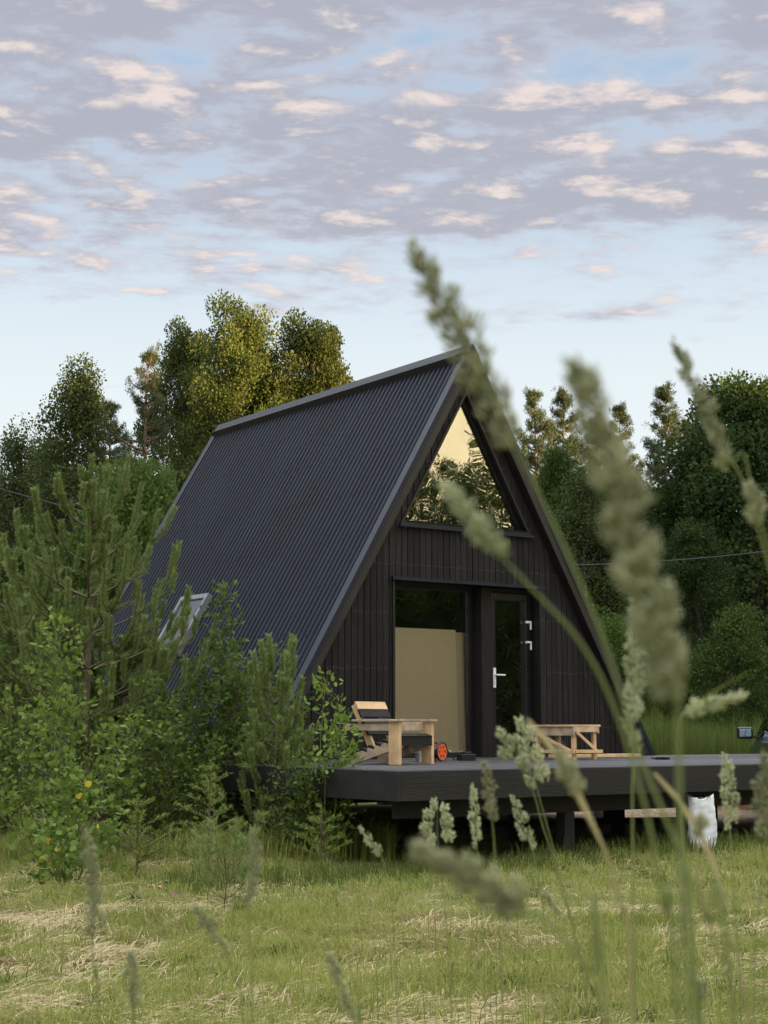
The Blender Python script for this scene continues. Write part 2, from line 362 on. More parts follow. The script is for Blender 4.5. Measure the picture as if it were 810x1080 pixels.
def make_meadow():
    # short mown grass
    x1, y1 = frustum_pts(95000, 5.0, 11, .6); x2, y2 = frustum_pts(120000, 10, 24, 1.5, .55); x3, y3 = frustum_pts(30000, 22, 46, 3, .6)
    x = np.concatenate([x1, x2, x3]); y = np.concatenate([y1, y2, y3])
    hay = hay_field(x, y); u, v = cabin_local(x, y)
    dirt = (((x - 5) ** 2 * .35 + (y - 22) ** 2) ** .5 < 3.6)
    keep = ~under(x, y) & ~dirt & (RNG.random(len(x)) < np.clip(1.7 - (hay - .46) * 6.0, .33, 1))
    x, y, hay = x[keep], y[keep], hay[keep]; n = len(x)
    tuft = fbm(x, y, 2.2); far = np.clip((y - 8) / 14, 0, 1)
    H = (.035 + .11 * np.clip(tuft - .25, 0, 1) ** 1.2 * 1.6) * RNG.uniform(.6, 1.5, n) * (1 + .15 * far)
    wid = .0035 + .004 * far + np.clip((y - 22) / 20, 0, 1) * .014
    var = np.clip(.15 + .7 * fbm(x, y, .9) + RNG.normal(0, .22, n), 0, .92)
    P = np.stack([x, y, gz(x, y) - .005], 1)
    V, Q, T, va = blades(P, H, wid, RNG.uniform(.2, 1.0, n), var)
    tag(link('meadow_grass', np_mesh('meadow_grass', V, Q, T, va), None, L_GRASS), 'short mown green grass covering the meadow in front of the cabin', 'grass', kind='stuff')
    # hay
    x1, y1 = frustum_pts(85000, 5.0, 11, .6); x2, y2 = frustum_pts(75000, 10, 24, 1.5, .7); x = np.concatenate([x1, x2]); y = np.concatenate([y1, y2])
    hay = hay_field(x, y); keep = (~under(x, y)) & (RNG.random(len(x)) < np.clip((hay - .40) * 4.5, .16, .85)); x, y, hay = x[keep], y[keep], hay[keep]; n = len(x)
    swirl = fbm(x, y, .8) * 14 + RNG.normal(0, .7, n)
    lift = np.clip(hay - .45, 0, .3) * .22
    P = np.stack([x, y, gz(x, y) + RNG.random(n) * (.012 + lift)], 1)
    Ln = RNG.uniform(.04, .19, n); h = np.stack([np.cos(swirl), np.sin(swirl), RNG.normal(0, .16, n)], 1); h2 = np.stack([np.cos(swirl + 1.57), np.sin(swirl + 1.57), np.zeros(n)], 1)
    wd = (.0022 + .0016 * np.clip((y - 8) / 10, 0, 1))[:, None]; cv = RNG.normal(0, .14, n)[:, None]
    a = P; bb = P + h * Ln[:, None] * .5 + h2 * cv * Ln[:, None] * .5 + np.array([[0, 0, .012]]); cc = P + h * Ln[:, None]
    sd = h2 * wd + np.array([[0, 0, .0008]])
    V = np.stack([a - sd, a + sd, bb - sd, bb + sd, cc - sd * .5, cc + sd * .5], 1).reshape(-1, 3); i = np.arange(n)[:, None] * 6
    Q = np.concatenate([i + np.array([[0, 1, 3, 2]]), i + np.array([[2, 3, 5, 4]])])
    tag(link('mown_hay', np_mesh('mown_hay', V, Q, None, np.repeat(RNG.random(n), 6)), None, L_HAY), 'dry pale mown hay lying in patches on the meadow', 'hay', kind='stuff')
make_meadow()

def tall_grass(name, label, x, y, H, wid=.006, mat_=None, lean=(.1, .7)):
    n = len(x); P = np.stack([x, y, gz(x, y) - .01], 1)
    V, Q, T, va = blades(P, H, np.full(n, wid) * RNG.uniform(.6, 1.3, n), RNG.uniform(*lean, n), RNG.random(n) * .9)
    return tag(link(name, np_mesh(name, V, Q, T, va), None, mat_ or L_TALL), label, 'grass', kind='stuff')
def from_local(u, v): c, s = math.cos(TH), math.sin(TH); return O.x + u * c - v * s, O.y + u * s + v * c

# fringe under the deck and shrubs
n = 13000; u = RNG.uniform(-6.5, 7, n); v = -4.45 + RNG.normal(0, .32, n) ; x, y = from_local(u, v)
k = fbm(x, y, 1.6) > .36; x, y = x[k], y[k]
tall_grass('deck_edge_grass', 'dark green uncut grass along the front edge of the deck', x, y, RNG.uniform(.05, .24, len(x)) * (0.35 + 1.3 * fbm(x, y, 2.2)), .006)
x = RNG.uniform(-4.4, .1, 15000); y = 15.2 + (x + 4) * .12 + RNG.normal(0, .55, 15000); k = fbm(x, y, 1.3) > .40; x, y = x[k], y[k]
tall_grass('shrub_edge_grass', 'long uncut grass growing under the shrubs left of the deck', x, y, RNG.uniform(.12, .42, len(x)) * (0.6 + .8 * fbm(x, y, 1.2)), .0055, L_GRASS, (.1, .8))
x = RNG.uniform(4.0, 12, 42000); y = RNG.uniform(26.5, 33, 42000)
k = fbm(x, y, .9) > .3; x, y = x[k], y[k]
x2 = x; tall_grass('rough_meadow', 'tall wild grass and weeds standing behind the deck right of the cabin', x, y, RNG.uniform(.8, 1.7, len(x)) * (.7 + .6 * fbm(x, y, .6)), .009, L_TALL, (.0, .45))
x = RNG.uniform(-16, -4, 16000); y = RNG.uniform(24, 38, 16000)
tall_grass('clearing_grass', 'uncut grass in the clearing at the far left edge', x, y, RNG.uniform(.1, .5, len(x)) * (.5 + .6 * fbm(x, y, .6)), .016, L_GRASS, (.1, .6))
def tufts(name, label, n, per, hr, d0_, d1_, mt, wid, sp):
    x, y = frustum_pts(n, d0_, d1_, .5); x = np.repeat(x, per) + RNG.normal(0, sp, n * per); y = np.repeat(y, per) + RNG.normal(0, sp, n * per); hh = np.repeat(RNG.uniform(.5, 1, n) ** 1.5, per)
    k = ~under(x, y); x, y, hh = x[k], y[k], hh[k]; tall_grass(name, label, x, y, RNG.uniform(*hr, len(x)) * hh, wid, mt, (.3, 1.2))
tufts('grass_tufts', 'ragged green grass tufts left standing in the mown meadow', 330, 46, (.08, .24), 5.2, 15, L_GRASS, .005, .05)
tufts('weed_tufts', 'darker weedy tufts scattered through the mown meadow', 230, 40, (.05, .17), 5.2, 15, L_TALL, .008, .045)
tufts('dry_tufts', 'dry straw coloured tufts scattered through the mown meadow', 260, 30, (.05, .16), 5.2, 15, L_HAY, .0035, .06)
x, y = frustum_pts(1500, 3.6, 9.0, .4); k = (fbm(x, y, .8) > .42) & (RNG.random(len(x)) < np.clip(.15 + (x + 1) * .5, .10, 1)); x, y = x[k], y[k]
tall_grass('uncut_grass_stems', 'scattered thin uncut grass stems rising from the near meadow', x, y, RNG.uniform(.15, .55, len(x)), .0035, L_GRASS, (.0, .5))

# ------------------------------------------------------------------ trees
def bez(a, b, c, n=6):
    t = np.linspace(0, 1, n)[:, None]; a, b, c = map(np.array, (a, b, c)); return a * (1-t)**2 + 2 * b * t * (1-t) + c * t**2
def broadleaf(h, base, rad, nclump, nleaf, lsize, prof, clump_r, trunk_r, seed, droop=0.0, flat=.8, limbs=.6):
    """crown and trunk meshes of a broadleaved tree"""
    rng = np.random.default_rng(seed); tm = TM()
    wob = rng.normal(0, .02 * h, (6, 2)); wob[0] = 0; zt = np.linspace(0, h * .93, 6)
    sp = np.stack([np.cumsum(wob[:, 0]) * .5, np.cumsum(wob[:, 1]) * .5, zt], 1)
    def axis(z): return np.array([np.interp(z, zt, sp[:, 0]), np.interp(z, zt, sp[:, 1]), z])
    tm.tube(sp, trunk_r * np.linspace(1, .12, 6), 7)
    VV = []; QQ = []; va = []; off = 0
    lob_a = rng.uniform(0, 6.28, 5); lob_s = rng.uniform(.12, .3, 5); lob_z = rng.uniform(0, 6.28, 5)
    for i in range(nclump):
        tz = rng.random() ** .85; a = rng.uniform(0, 6.28); z = base + tz * (h - base)
        lob = 1 + sum(lob_s[k] * math.cos((k + 1) * a + lob_a[k] + lob_z[k] * tz * 2) for k in range(5)) * .55
        rr = rad * prof(tz) * lob * (rng.random() ** .38); ax = axis(min(z, h * .9))
        cpos = np.array([ax[0] + rr * math.cos(a), ax[1] + rr * math.sin(a), z + rng.normal(0, .02 * h)])
        if rng.random() < limbs:
            zs = max(base * .8, z - rr * rng.uniform(.5, 1.1) - .05 * h); s0 = axis(zs)
            mid = (s0 + cpos) / 2 + np.array([0, 0, rng.uniform(0, .18) * rr]); r0 = trunk_r * .28 * (1 - .6 * tz)
            tm.tube(bez(s0, mid, cpos, 5), r0 * np.linspace(1, .15, 5), 4)
        cr = clump_r * rng.uniform(.6, 1.35); m = int(1.6 * nleaf * rng.uniform(.7, 1.3) * (cr / clump_r) ** 1.6)
        g = rng.normal(size=(m, 3)); g = unit(g) * (rng.random((m, 1)) ** .45) * cr; g[:, 2] *= flat * (1 + droop)
        P = cpos + g; out = unit(g + np.array([0, 0, .2])); D = out + rng.normal(0, .7, (m, 3)) + np.array([0, 0, -droop * 1.5])
        V, Q, k = leaf_arrays(P, D, rng.uniform(.65, 1.25, m) * lsize * .82, .75, .12, rng=rng)
        VV.append(V); QQ.append(Q + off); off += len(V); va.append(np.repeat(np.clip(rng.normal(.45, .2) + rng.normal(0, .18, m), 0, .92), k))
    crown = np_mesh('crown', np.vstack(VV), np.vstack(QQ), None, np.concatenate(va))
    trunk = np_mesh('trunk', np.vstack(tm.V), np.vstack(tm.Q), smooth=True)
    return crown, trunk
def pine(h, base, rad, seed, nlen=.12, nw=.020, whorl=.40, per=20, trunk_r=.16, dead=True, top=1.0):
    rng = np.random.default_rng(seed); tm = TM(); zt = np.linspace(0, h, 8); w = np.cumsum(rng.normal(0, .05, (8, 2)), 0); w[0] = 0
    sp = np.stack([w[:, 0], w[:, 1], zt], 1); tm.tube(sp, trunk_r * np.linspace(1, .08, 8) , 8)
    PP = []; DD = []
    z = base
    if dead:
        for k in range(14):
            zz_ = rng.uniform(base * .45, base); a = rng.uniform(0, 6.28); ln = rad * rng.uniform(.25, .6); s0 = np.array([np.interp(zz_, zt, sp[:, 0]), np.interp(zz_, zt, sp[:, 1]), zz_])
            tm.tube(bez(s0, s0 + np.array([math.cos(a) * ln * .5, math.sin(a) * ln * .5, .1]), s0 + np.array([math.cos(a) * ln, math.sin(a) * ln, -.15 * ln]), 4), .03 * np.linspace(1, .2, 4), 4)
    while z < h - .15:
        t_ = (z - base) / (h - base); ln0 = rad * (math.sin(min(1, t_ * 2.6 + .32) * math.pi / 2)) * (1 - t_) ** .85 + .14
        for k in range(rng.integers(4, 7)):
            a = rng.uniform(0, 6.28); ln = ln0 * rng.uniform(.55, 1.2); s0 = np.array([np.interp(z, zt, sp[:, 0]), np.interp(z, zt, sp[:, 1]), z + rng.uniform(-.1, .1)])
            hd = np.array([math.cos(a), math.sin(a), 0]); rise = (.15 + .75 * t_) * ln * rng.uniform(.4, 1.2)
            e = s0 + hd * ln + np.array([0, 0, rise]); mid = s0 + hd * ln * .6 + np.array([0, 0, rise * .15])
            cv = bez(s0, mid, e, 6); tm.tube(cv, .012 * h / 10 * (1.6 + ln) * np.linspace(1, .2, 6), 4)
            nt_ = int(5 + per * ln)
            for q in range(nt_):
                f = 1 - rng.random() ** 1.3 * .72; c0 = bez(s0, mid, e, 2)[0] * 0 + (s0 * (1-f)**2 + 2 * mid * f * (1-f) + e * f * f)
                c0 = c0 + rng.normal(0, 1, 3) * np.array([.15, .15, .07]) * (ln * .35 + .35)
                m = 20; PP.append(c0 + rng.normal(0, .045, (m, 3))); DD.append(unit(rng.normal(0, 1, (m, 3)) + hd * .7 + np.array([0, 0, .8])))
        z += whorl * rng.uniform(.7, 1.2) * (1 - .35 * t_)
    P = np.vstack(PP); D = np.vstack(DD); V, Q, k = leaf_arrays(P, D, rng.uniform(.7, 1.3, len(P)) * nlen, nw / nlen, .0, rng=rng)
    va = np.repeat(np.clip(np.repeat(rng.normal(.45, .2, len(PP)), 20) + rng.normal(0, .15, len(P)), 0, .92), k)
    return np_mesh('crown', V, Q, None, va), np_mesh('trunk', np.vstack(tm.V), np.vstack(tm.Q), smooth=True)

oval = lambda t: max(.12, math.sin(math.pi * min(1, .12 + t * .88)) ** .6) * (1 - .25 * t)
tallov = lambda t: max(.1, math.sin(math.pi * (.16 + t * .80)) ** .55)
column = lambda t: max(.08, (1 - t) ** .45 * (.6 + .4 * math.sin(min(1, t * 3) * math.pi / 2)))
MESH = {
 'lacy_a': broadleaf(13.0, 3.0, 2.6, 130, 95, .13, tallov, .55, .16, 21, limbs=1.0),
 'aspen_a': broadleaf(13.0, 1.2, 2.7, 190, 260, .12, tallov, .62, .22, 1),
 'aspen_b': broadleaf(13.0, 1.5, 2.3, 165, 260, .12, tallov, .60, .20, 2),
 'oak_a': broadleaf(10.5, .6, 3.4, 210, 190, .14, oval, .72, .25, 3),
 'oak_b': broadleaf(10.0, .4, 3.0, 190, 190, .14, oval, .66, .22, 4),
 'birch_a': broadleaf(11.0, 1.0, 2.0, 170, 150, .11, column, .52, .14, 5, droop=.5),
 'birch_b': broadleaf(10.0, .8, 1.7, 120, 140, .11, column, .50, .12, 6, droop=.5),
 'shrub_a': broadleaf(4.2, .1, 1.8, 80, 170, .10, oval, .50, .06, 7),
 'pine_d': pine(14.0, 8.6, 1.7, 18, whorl=.55, per=11),
 'pine_a': pine(14.0, 7.0, 2.0, 8), 'pine_b': pine(14.0, 6.0, 1.7, 9), 'pine_c': pine(13.0, 4.0, 2.2, 10),
}
TM_ = {'lacy_a': (L_MID, BARK), 'aspen_a': (L_ASPEN, BARK), 'aspen_b': (L_ASPEN, BARK), 'oak_a': (L_DARK, BARK), 'oak_b': (L_MID, BARK), 'birch_a': (L_BIRCH, BIRCHBARK), 'birch_b': (L_BIRCH, BIRCHBARK),
       'shrub_a': (L_MID, BARK), 'pine_a': (L_PINE, PINEBARK), 'pine_b': (L_PINE, PINEBARK), 'pine_c': (L_PINE, PINEBARK), 'pine_d': (L_PINE, PINEBARK)}
HT = {'lacy_a': 13., 'aspen_a': 13., 'aspen_b': 13., 'oak_a': 10.5, 'oak_b': 10., 'birch_a': 11., 'birch_b': 10., 'shrub_a': 4.2, 'pine_a': 14., 'pine_b': 14., 'pine_c': 13., 'pine_d': 14.}
NAME = {'lacy': 'broadleaf_tree', 'aspen': 'aspen_tree', 'oak': 'broadleaf_tree', 'birch': 'birch_tree', 'shrub': 'wild_shrub', 'pine': 'pine_tree'}
for k, (c_, t_) in MESH.items(): c_.materials.append(TM_[k][0]); t_.materials.append(TM_[k][1])
def tree(kind, x, y, height, label, group=None, wide=1.0, rz=None):
    o = thing(NAME[kind.split('_')[0]], label, 'shrub' if kind.startswith('shrub') else 'tree', (x, y, gzf(x, y) - .05), random.uniform(0, 6.28) if rz is None else rz, group)
    s = height / HT[kind]; o.scale = (s * wide, s * wide, s)
    link('crown', MESH[kind][0], o); link('trunk', MESH[kind][1], o); return o
def tpx(kind, px_, top, d, label, group=None, wide=1.0, rz=None):   # a tree whose crown top is seen at a photo pixel, d metres away
    p = at(px_, top, d); return tree(kind, p.x, p.y, (p.z - gzf(p.x, p.y)) * 1.0, label, group, wide, rz)
GL = 'trees of the wood left of the cabin'; GR = 'trees of the wood right of the cabin'
tpx('aspen_a', 240, 330, 46, 'tallest aspen of the sunlit group behind the ridge, golden green top', GL, .74, .3)
tpx('aspen_b', 318, 342, 47, 'tall round-topped aspen with golden top just above the roof ridge', GL, .74, 1.3)
tpx('aspen_b', 196, 352, 47.5, 'darker slender aspen between the orange-trunked pine and the tallest golden crown', GL, .66, 2.0)
tpx('aspen_a', 268, 352, 48, 'aspen filling the dip between the two golden crowns', GL, .6, 4.0)
tpx('aspen_b', 342, 362, 48.5, 'small aspen crown at the right end of the sunlit group', GL, .55, 5.0)
tpx('pine_d', 151, 362, 39, 'thin pine with bare orange trunk in front of the aspens', GL, .8, 0)
tpx('pine_c', 118, 420, 46, 'brownish ragged pine between the drooping birch and the thin orange-trunked pine', GL, .9, 1)
tpx('birch_a', 84, 400, 40, 'drooping birch with white trunk, tallest at the left', GL, .95, 2)
tpx('birch_b', 20, 462, 44, 'small thin birch at the left edge of the wood', GL, .95, 3)
tpx('oak_b', 52, 490, 46, 'low dark tree below and left of the drooping birch', GL, .8)
tpx('oak_a', -15, 500, 48, 'dark tree at the far left edge of the photo', GL, .9)
tpx('shrub_a', 128, 505, 33, 'bright green bush above the young pine', GL, .8)
tpx('shrub_a', 168, 512, 34, 'round green bush beside the far eave of the roof', GL, .7)
tpx('oak_b', 205, 480, 50, 'dark crown filling the wood behind the left end of the ridge', GL, .9)
tpx('oak_b', 270, 440, 54, 'dark crown in the wood under the golden aspens', GL, .9)
tpx('pine_c', 565, 408, 58, 'sunlit pine top nearest the cabin gable on its right', GR, .8, .5)
tpx('pine_c', 592, 408, 60, 'sunlit pine second from the cabin gable', GR, .85, 1.5)
tpx('pine_c', 650, 424, 60, 'golden pine top left of the tall red-trunked pine', GR, .8, 2.5)
tpx('pine_c', 624, 438, 62, 'pine half hidden by the big blurred seed head', GR, .8, 2.5)
tpx('pine_b', 694, 408, 52, 'tall pine with long bare reddish trunk between the gable and the dark broad tree', GR, 1.0, 4)
tpx('pine_c', 725, 440, 54, 'pine right behind the tall red-trunked pine', GR, .8, 1)
tpx('oak_a', 792, 412, 42, 'large dark broadleaved tree at the right edge of the photo', GR, 1.05, .8)
tpx('pine_c', 738, 424, 50, 'pointed pine rising between the red-trunked pine and the large dark tree', GR, .7, 2)
tpx('oak_b', 752, 480, 43, 'dark broadleaved tree left of the large one at the right edge', GR, .8, .3)
tpx('oak_b', 838, 420, 44, 'dark tree partly cut off by the right edge of the photo', GR, .9)
tpx('oak_b', 590, 492, 46, 'mid green leafy tree beside the right slope of the roof', GR, .62, 2)
tpx('birch_b', 622, 500, 44, 'light birch standing behind the large blurred seed head', GR, 1.0, 2)
tpx('oak_b', 650, 520, 45, 'leafy tree under the sunlit pines', GR, .6, 1)
tpx('oak_a', 735, 560, 38, 'dark leafy tree behind the tall wild grass', GR, .8, 1.6)
tpx('shrub_a', 775, 650, 33, 'light green bush in front of the dark trees at the right edge', GR, .9)
tpx('shrub_a', 700, 675, 34, 'dark bush behind the tall grass right of the roof foot', GR, .8)
tpx('shrub_a', 640, 660, 36, 'bush close behind the right roof slope', GR, .8)
tpx('oak_b', 690, 600, 40, 'low dark tree in the gap right of the roof', GR, .7)
# the depth of the wood behind
lab = 'dark tree in the depth of the wood behind the front row'
for i in range(34):
    px_ = -120 + 1080 * (i + random.uniform(-.4, .4)) / 34
    tpx(random.choice(['oak_a', 'oak_b', 'aspen_b']), px_, random.uniform(520, 590), random.uniform(58, 70), lab, 'trees in the depth of the wood', random.uniform(1.0, 1.3))
for i in range(30):
    px_ = -100 + 1040 * (i + random.uniform(-.4, .4)) / 30
    if 170 < px_ < 540: continue
    tpx('shrub_a', px_, random.uniform(640, 700), random.uniform(38, 50), 'low dark undergrowth bush along the foot of the wood', 'undergrowth bushes along the wood', random.uniform(1.0, 1.4))
# the sunset side of the clearing: the trees that shade it and show in the window panes
lab = 'broadleaved tree of the row on the sunset side of the clearing'
def row_top(yy):
    if -12 < yy < 9: return 12.0
    if yy < 18: return 16.3
    if yy < 33: return 15.0
    return 14.6
for row, (xx, n_) in enumerate(((58, 20), (63, 24), (69, 20))):
    for i in range(n_):
        yy = -38 + 100 * (i + random.uniform(-.25, .25)) / n_
        hh = row_top(yy) * (random.uniform(.72, .85) if row == 0 else random.uniform(.93, 1.02))
        tree(random.choice(['oak_a', 'oak_b', 'aspen_a', 'oak_a']), xx + random.uniform(-1.2, 1.2), yy, hh, lab, 'trees on the sunset side of the clearing', random.uniform(.95, 1.2))

# ------------------------------------------------------------------ cabin
AP = 6.04; SL = 1.70; FL = .88; LEN = 6.3
hw = lambda z: (AP - z) / SL
CAB = thing('cabin', 'black timber A-frame cabin with steep corrugated metal roof and triangular gable window', 'cabin', (O.x, O.y, 0), TH)
def clip_cols(mb, y0, y1, pitch, width, zbot, inset=.03, jitter=0.0, xoff=0.0):
    """vertical boards filling the gable, cut round the triangular and the rectangular opening"""
    rng = random.Random(3); n = int(3.5 / pitch) + 1
    top = lambda x: AP - .10 - inset - abs(x) * SL
    tri = lambda x: 5.47 - abs(x) * 1.73
    for i in range(-n, n):
        x0 = i * pitch + (pitch - width) / 2 + xoff; x1 = x0 + width; yy = y0 - rng.uniform(0, jitter)
        if min(top(x0), top(x1)) < zbot + .05: continue
        xm = (x0 + x1) / 2
        cuts = [(zbot, zbot)]; segs = []
        intri = abs(xm) < 1.0; inrect = -1.13 < xm < 1.17
        zb = (zbot, zbot)
        if inrect: zb = (3.02, 3.02)
        if intri:
            segs.append((zb, (3.74, 3.74))); zb = (max(3.74, tri(x0)), max(3.74, tri(x1)))
        segs.append((zb, (top(x0), top(x1))))
        for (a0, a1), (b0, b1) in segs:
            if b0 - a0 < .01 and b1 - a1 < .01: continue
            xs0 = max(x0, -9); mb.prism([(x0, a0), (x1, a1), (x1, max(b1, a1 + .001)), (x0, max(b0, a0 + .001))], yy, y1)
m = MB(); clip_cols(m, -.021, 0, .092, .082, FL - .22, jitter=.006); clip_cols(m, .002, .05, .092, .092, FL - .22)
wall = m.build('gable_wall', BLACKWOOD, CAB)
m = MB()                                         # rows of nail heads
rng = random.Random(5)
for z in (1.25, 1.95, 2.62, 3.22, 3.9, 4.55, 5.1):
    for i in range(-38, 38):
        x = (i + .5) * .092
        if abs(x) > hw(z) - .22 or (-1.16 < x < 1.2 and z < 3.05) or (3.7 < z < 5.5 and abs(x) < (5.47 - z) / 1.73 + .04): continue
        for dx in (-.018, .018):
            zz_ = z + rng.uniform(-.015, .015); m.cyl((x + dx, -.0285, zz_), (x + dx, -.020, zz_), .0042, 6)
m.build('nail_heads', SCREW, wall)

# roof: corrugated sheets
def slope_pt(s, d, y, side=-1, out_=0.0):        # s = distance down the slope from the apex, out_ = offset along the outward normal
    k = math.sqrt(1 + SL * SL); dx, dz = 1 / k, -SL / k; nx, nz = SL / k, 1 / k
    return Vector((side * (dx * s + nx * out_), y, AP + dz * s + nz * out_))
SLEN = (AP - .45) * math.sqrt(1 + SL * SL) / SL
pit = .107; prof = []
y = -.14
while y < LEN + .1:
    prof += [(y, 0), (y + .040, 0), (y + .050, .020), (y + .088, .020), (y + .098, 0)]; y += pit
for side in (-1, 1):
    V = []; F_ = []
    rows = [0.02, SLEN * .33, SLEN * .3301, SLEN * .66, SLEN * .6601, SLEN]
    for r_, s in enumerate(rows):
        for (yy, o_) in prof: V.append(tuple(slope_pt(s, 0, yy, side, o_ + (.002 if r_ in (1, 3) else 0))))
    n = len(prof)
    for r_ in range(5):
        for j in range(n - 1): F_.append((r_*n+j, r_*n+j+1, (r_+1)*n+j+1, (r_+1)*n+j))
    # solid deck under the sheets
    o_ = MB().add(V, F_).build('roof_slope', ROOFM, CAB)
    mm = MB()
    a = slope_pt(0, 0, -.10, side, -.02); b = slope_pt(SLEN, 0, -.10, side, -.02); c = slope_pt(SLEN, 0, -.10, side, -.20); d = slope_pt(0, 0, -.10, side, -.20)
    poly = [(p.x, p.z) for p in (a, b, c, d)]
    mm.prism(poly, -.02, LEN + .08); mm.build('roof_lining', DARKW, CAB)
    # bargeboard on the gable edge and the folded metal over it
    mm = MB(); a = slope_pt(.0, 0, 0, side, -.006); b = slope_pt(SLEN, 0, 0, side, -.006); c = slope_pt(SLEN, 0, 0, side, -.125); d = slope_pt(.0, 0, 0, side, -.125)
    mm.prism([(p.x, p.z) for p in (a, b, c, d)], -.165, -.030); mm.build('bargeboard', BROWNTRIM, CAB, bevel=.004)
    mm = MB(); a = slope_pt(.0, 0, 0, side, .030); b = slope_pt(SLEN + .01, 0, 0, side, .030); c = slope_pt(SLEN + .01, 0, 0, side, -.004); d = slope_pt(.0, 0, 0, side, -.004)
    mm.prism([(p.x, p.z) for p in (a, b, c, d)], -.175, -.045)
    c = slope_pt(SLEN + .01, 0, 0, side, -.035); d = slope_pt(.0, 0, 0, side, -.035); a = slope_pt(0, 0, 0, side, -.0045); b = slope_pt(SLEN + .01, 0, 0, side, -.0045)
    mm.prism([(p.x, p.z) for p in (a, b, c, d)], -.175, -.1665); mm.build('verge_flashing', FLASH, CAB)
    mm = MB(); a = slope_pt(.0, 0, 0, side, .030); b = slope_pt(SLEN + .01, 0, 0, side, .030); c = slope_pt(SLEN + .01, 0, 0, side, -.004); d = slope_pt(.0, 0, 0, side, -.004)
    mm.prism([(p.x, p.z) for p in (a, b, c, d)], LEN + .0, LEN + .13); mm.build('verge_flashing', FLASH, CAB)
    mm = MB()                                    # roofing screws
    for q in range(1, 9):
        s = SLEN * q / 9
        for j in range(0, 59, 3):
            p = slope_pt(s + (.0), 0, -.14 + j * pit + .072, side, .024); p2 = slope_pt(s, 0, -.14 + j * pit + .072, side, .033); mm.cyl(p, p2, .009, 6)
    mm.build('roofing_screws', FLASH, o_)
m = MB(); k = math.sqrt(1 + SL * SL)
for side in (-1, 1):
    a = slope_pt(-.02, 0, 0, side, .032); b = slope_pt(.165, 0, 0, side, .032); c = slope_pt(.165, 0, 0, side, .004); d = slope_pt(-.02, 0, 0, side, .004)
    m.prism([(p.x, p.z) for p in (a, b, c, d)], -.185, LEN + .14)
m.add([(0, -.185, AP + .052), (.03, -.185, AP + .0), (-.03, -.185, AP + .0), (0, LEN + .14, AP + .052), (.03, LEN + .14, AP + .0), (-.03, LEN + .14, AP + .0)], [(0, 1, 2), (3, 5, 4), (0, 3, 4, 1), (0, 2, 5, 3), (1, 4, 5, 2)])
for q in range(0, 22):
    for side in (-1, 1):
        p = slope_pt(.14, 0, q * .3 - .05, side, .032); p2 = slope_pt(.14, 0, q * .3 - .05, side, .039); m.cyl(p, p2, .009, 6)
m.build('ridge_cap', FLASH, CAB)
# skylight on the left slope
SK = MB(); ky = (3.30, 4.10); s0 = (AP - 3.02) * k / SL; s1 = (AP - 2.18) * k / SL
def skbar(sa, sb, ya, yb, lo, hi, mb):
    vs = [slope_pt(s, 0, y, -1, o_) for o_ in (lo, hi) for s, y in ((sa, ya), (sb, ya), (sb, yb), (sa, yb))]
    mb.add(vs, [(0,3,2,1),(4,5,6,7),(0,1,5,4),(1,2,6,5),(2,3,7,6),(3,0,4,7)])
skbar(s0, s0 + .07, ky[0], ky[1], 0, .085, SK); skbar(s1 - .07, s1, ky[0], ky[1], 0, .085, SK)
skbar(s0 + .07, s1 - .07, ky[0], ky[0] + .06, 0, .085, SK); skbar(s0 + .07, s1 - .07, ky[1] - .06, ky[1], 0, .085, SK)
sko = SK.build('skylight', mat('skylight_frame', (.16, .17, .18), .35, .1), CAB)
g = MB(); skbar(s0 + .07, s1 - .07, ky[0] + .06, ky[1] - .06, .05, .06, g); g.build('glass', SKYGLASS, sko)
g = MB(); skbar(s0 + .07, s1 - .07, ky[0] + .06, ky[1] - .06, .028, .036, g); g.build('blind', WHITE, sko)

# triangular window: deep reveal, frame, glass, sill
TB = 3.74; TA = 5.47; ts = 1.73
def tri_ring(mb, off_out, off_in, y0, y1):       # triangular ring between two inward offsets
    kk = math.sqrt(1 + ts * ts)
    def tri(o_): zb = TB + o_; za = TA - o_ * kk; h_ = (za - zb) / ts; return [(-h_, zb), (h_, zb), (0, za)]
    A = tri(off_out); B = tri(off_in)
    for i in range(3):
        j = (i + 1) % 3; mb.prism([A[i], A[j], B[j], B[i]], y0, y1)
    return B
m = MB(); tri_ring(m, -.025, .008, -.045, .20); tw = m.build('gable_window', BLACKTRIM, CAB)
m = MB(); B_ = tri_ring(m, .009, .035, .045, .105); m.build('frame', BLACKTRIM, tw, bevel=.004)
m = MB(); m.prism(B_, .060, .066); m.build('glass', GLASS, tw)
m = MB(); m.prism([(-1.07, 3.703), (1.07, 3.703), (1.07, 3.713), (-1.07, 3.713)], -.085, -.046); m.prism([(-1.07, 3.68), (1.07, 3.68), (1.07, 3.7025), (-1.07, 3.7025)], -.085, -.077)
m.prism([(-.93, TB + .014), (.93, TB + .014), (.93, TB + .022), (-.93, TB + .022)], -.06, .043); m.build('sill', FLASH, tw)

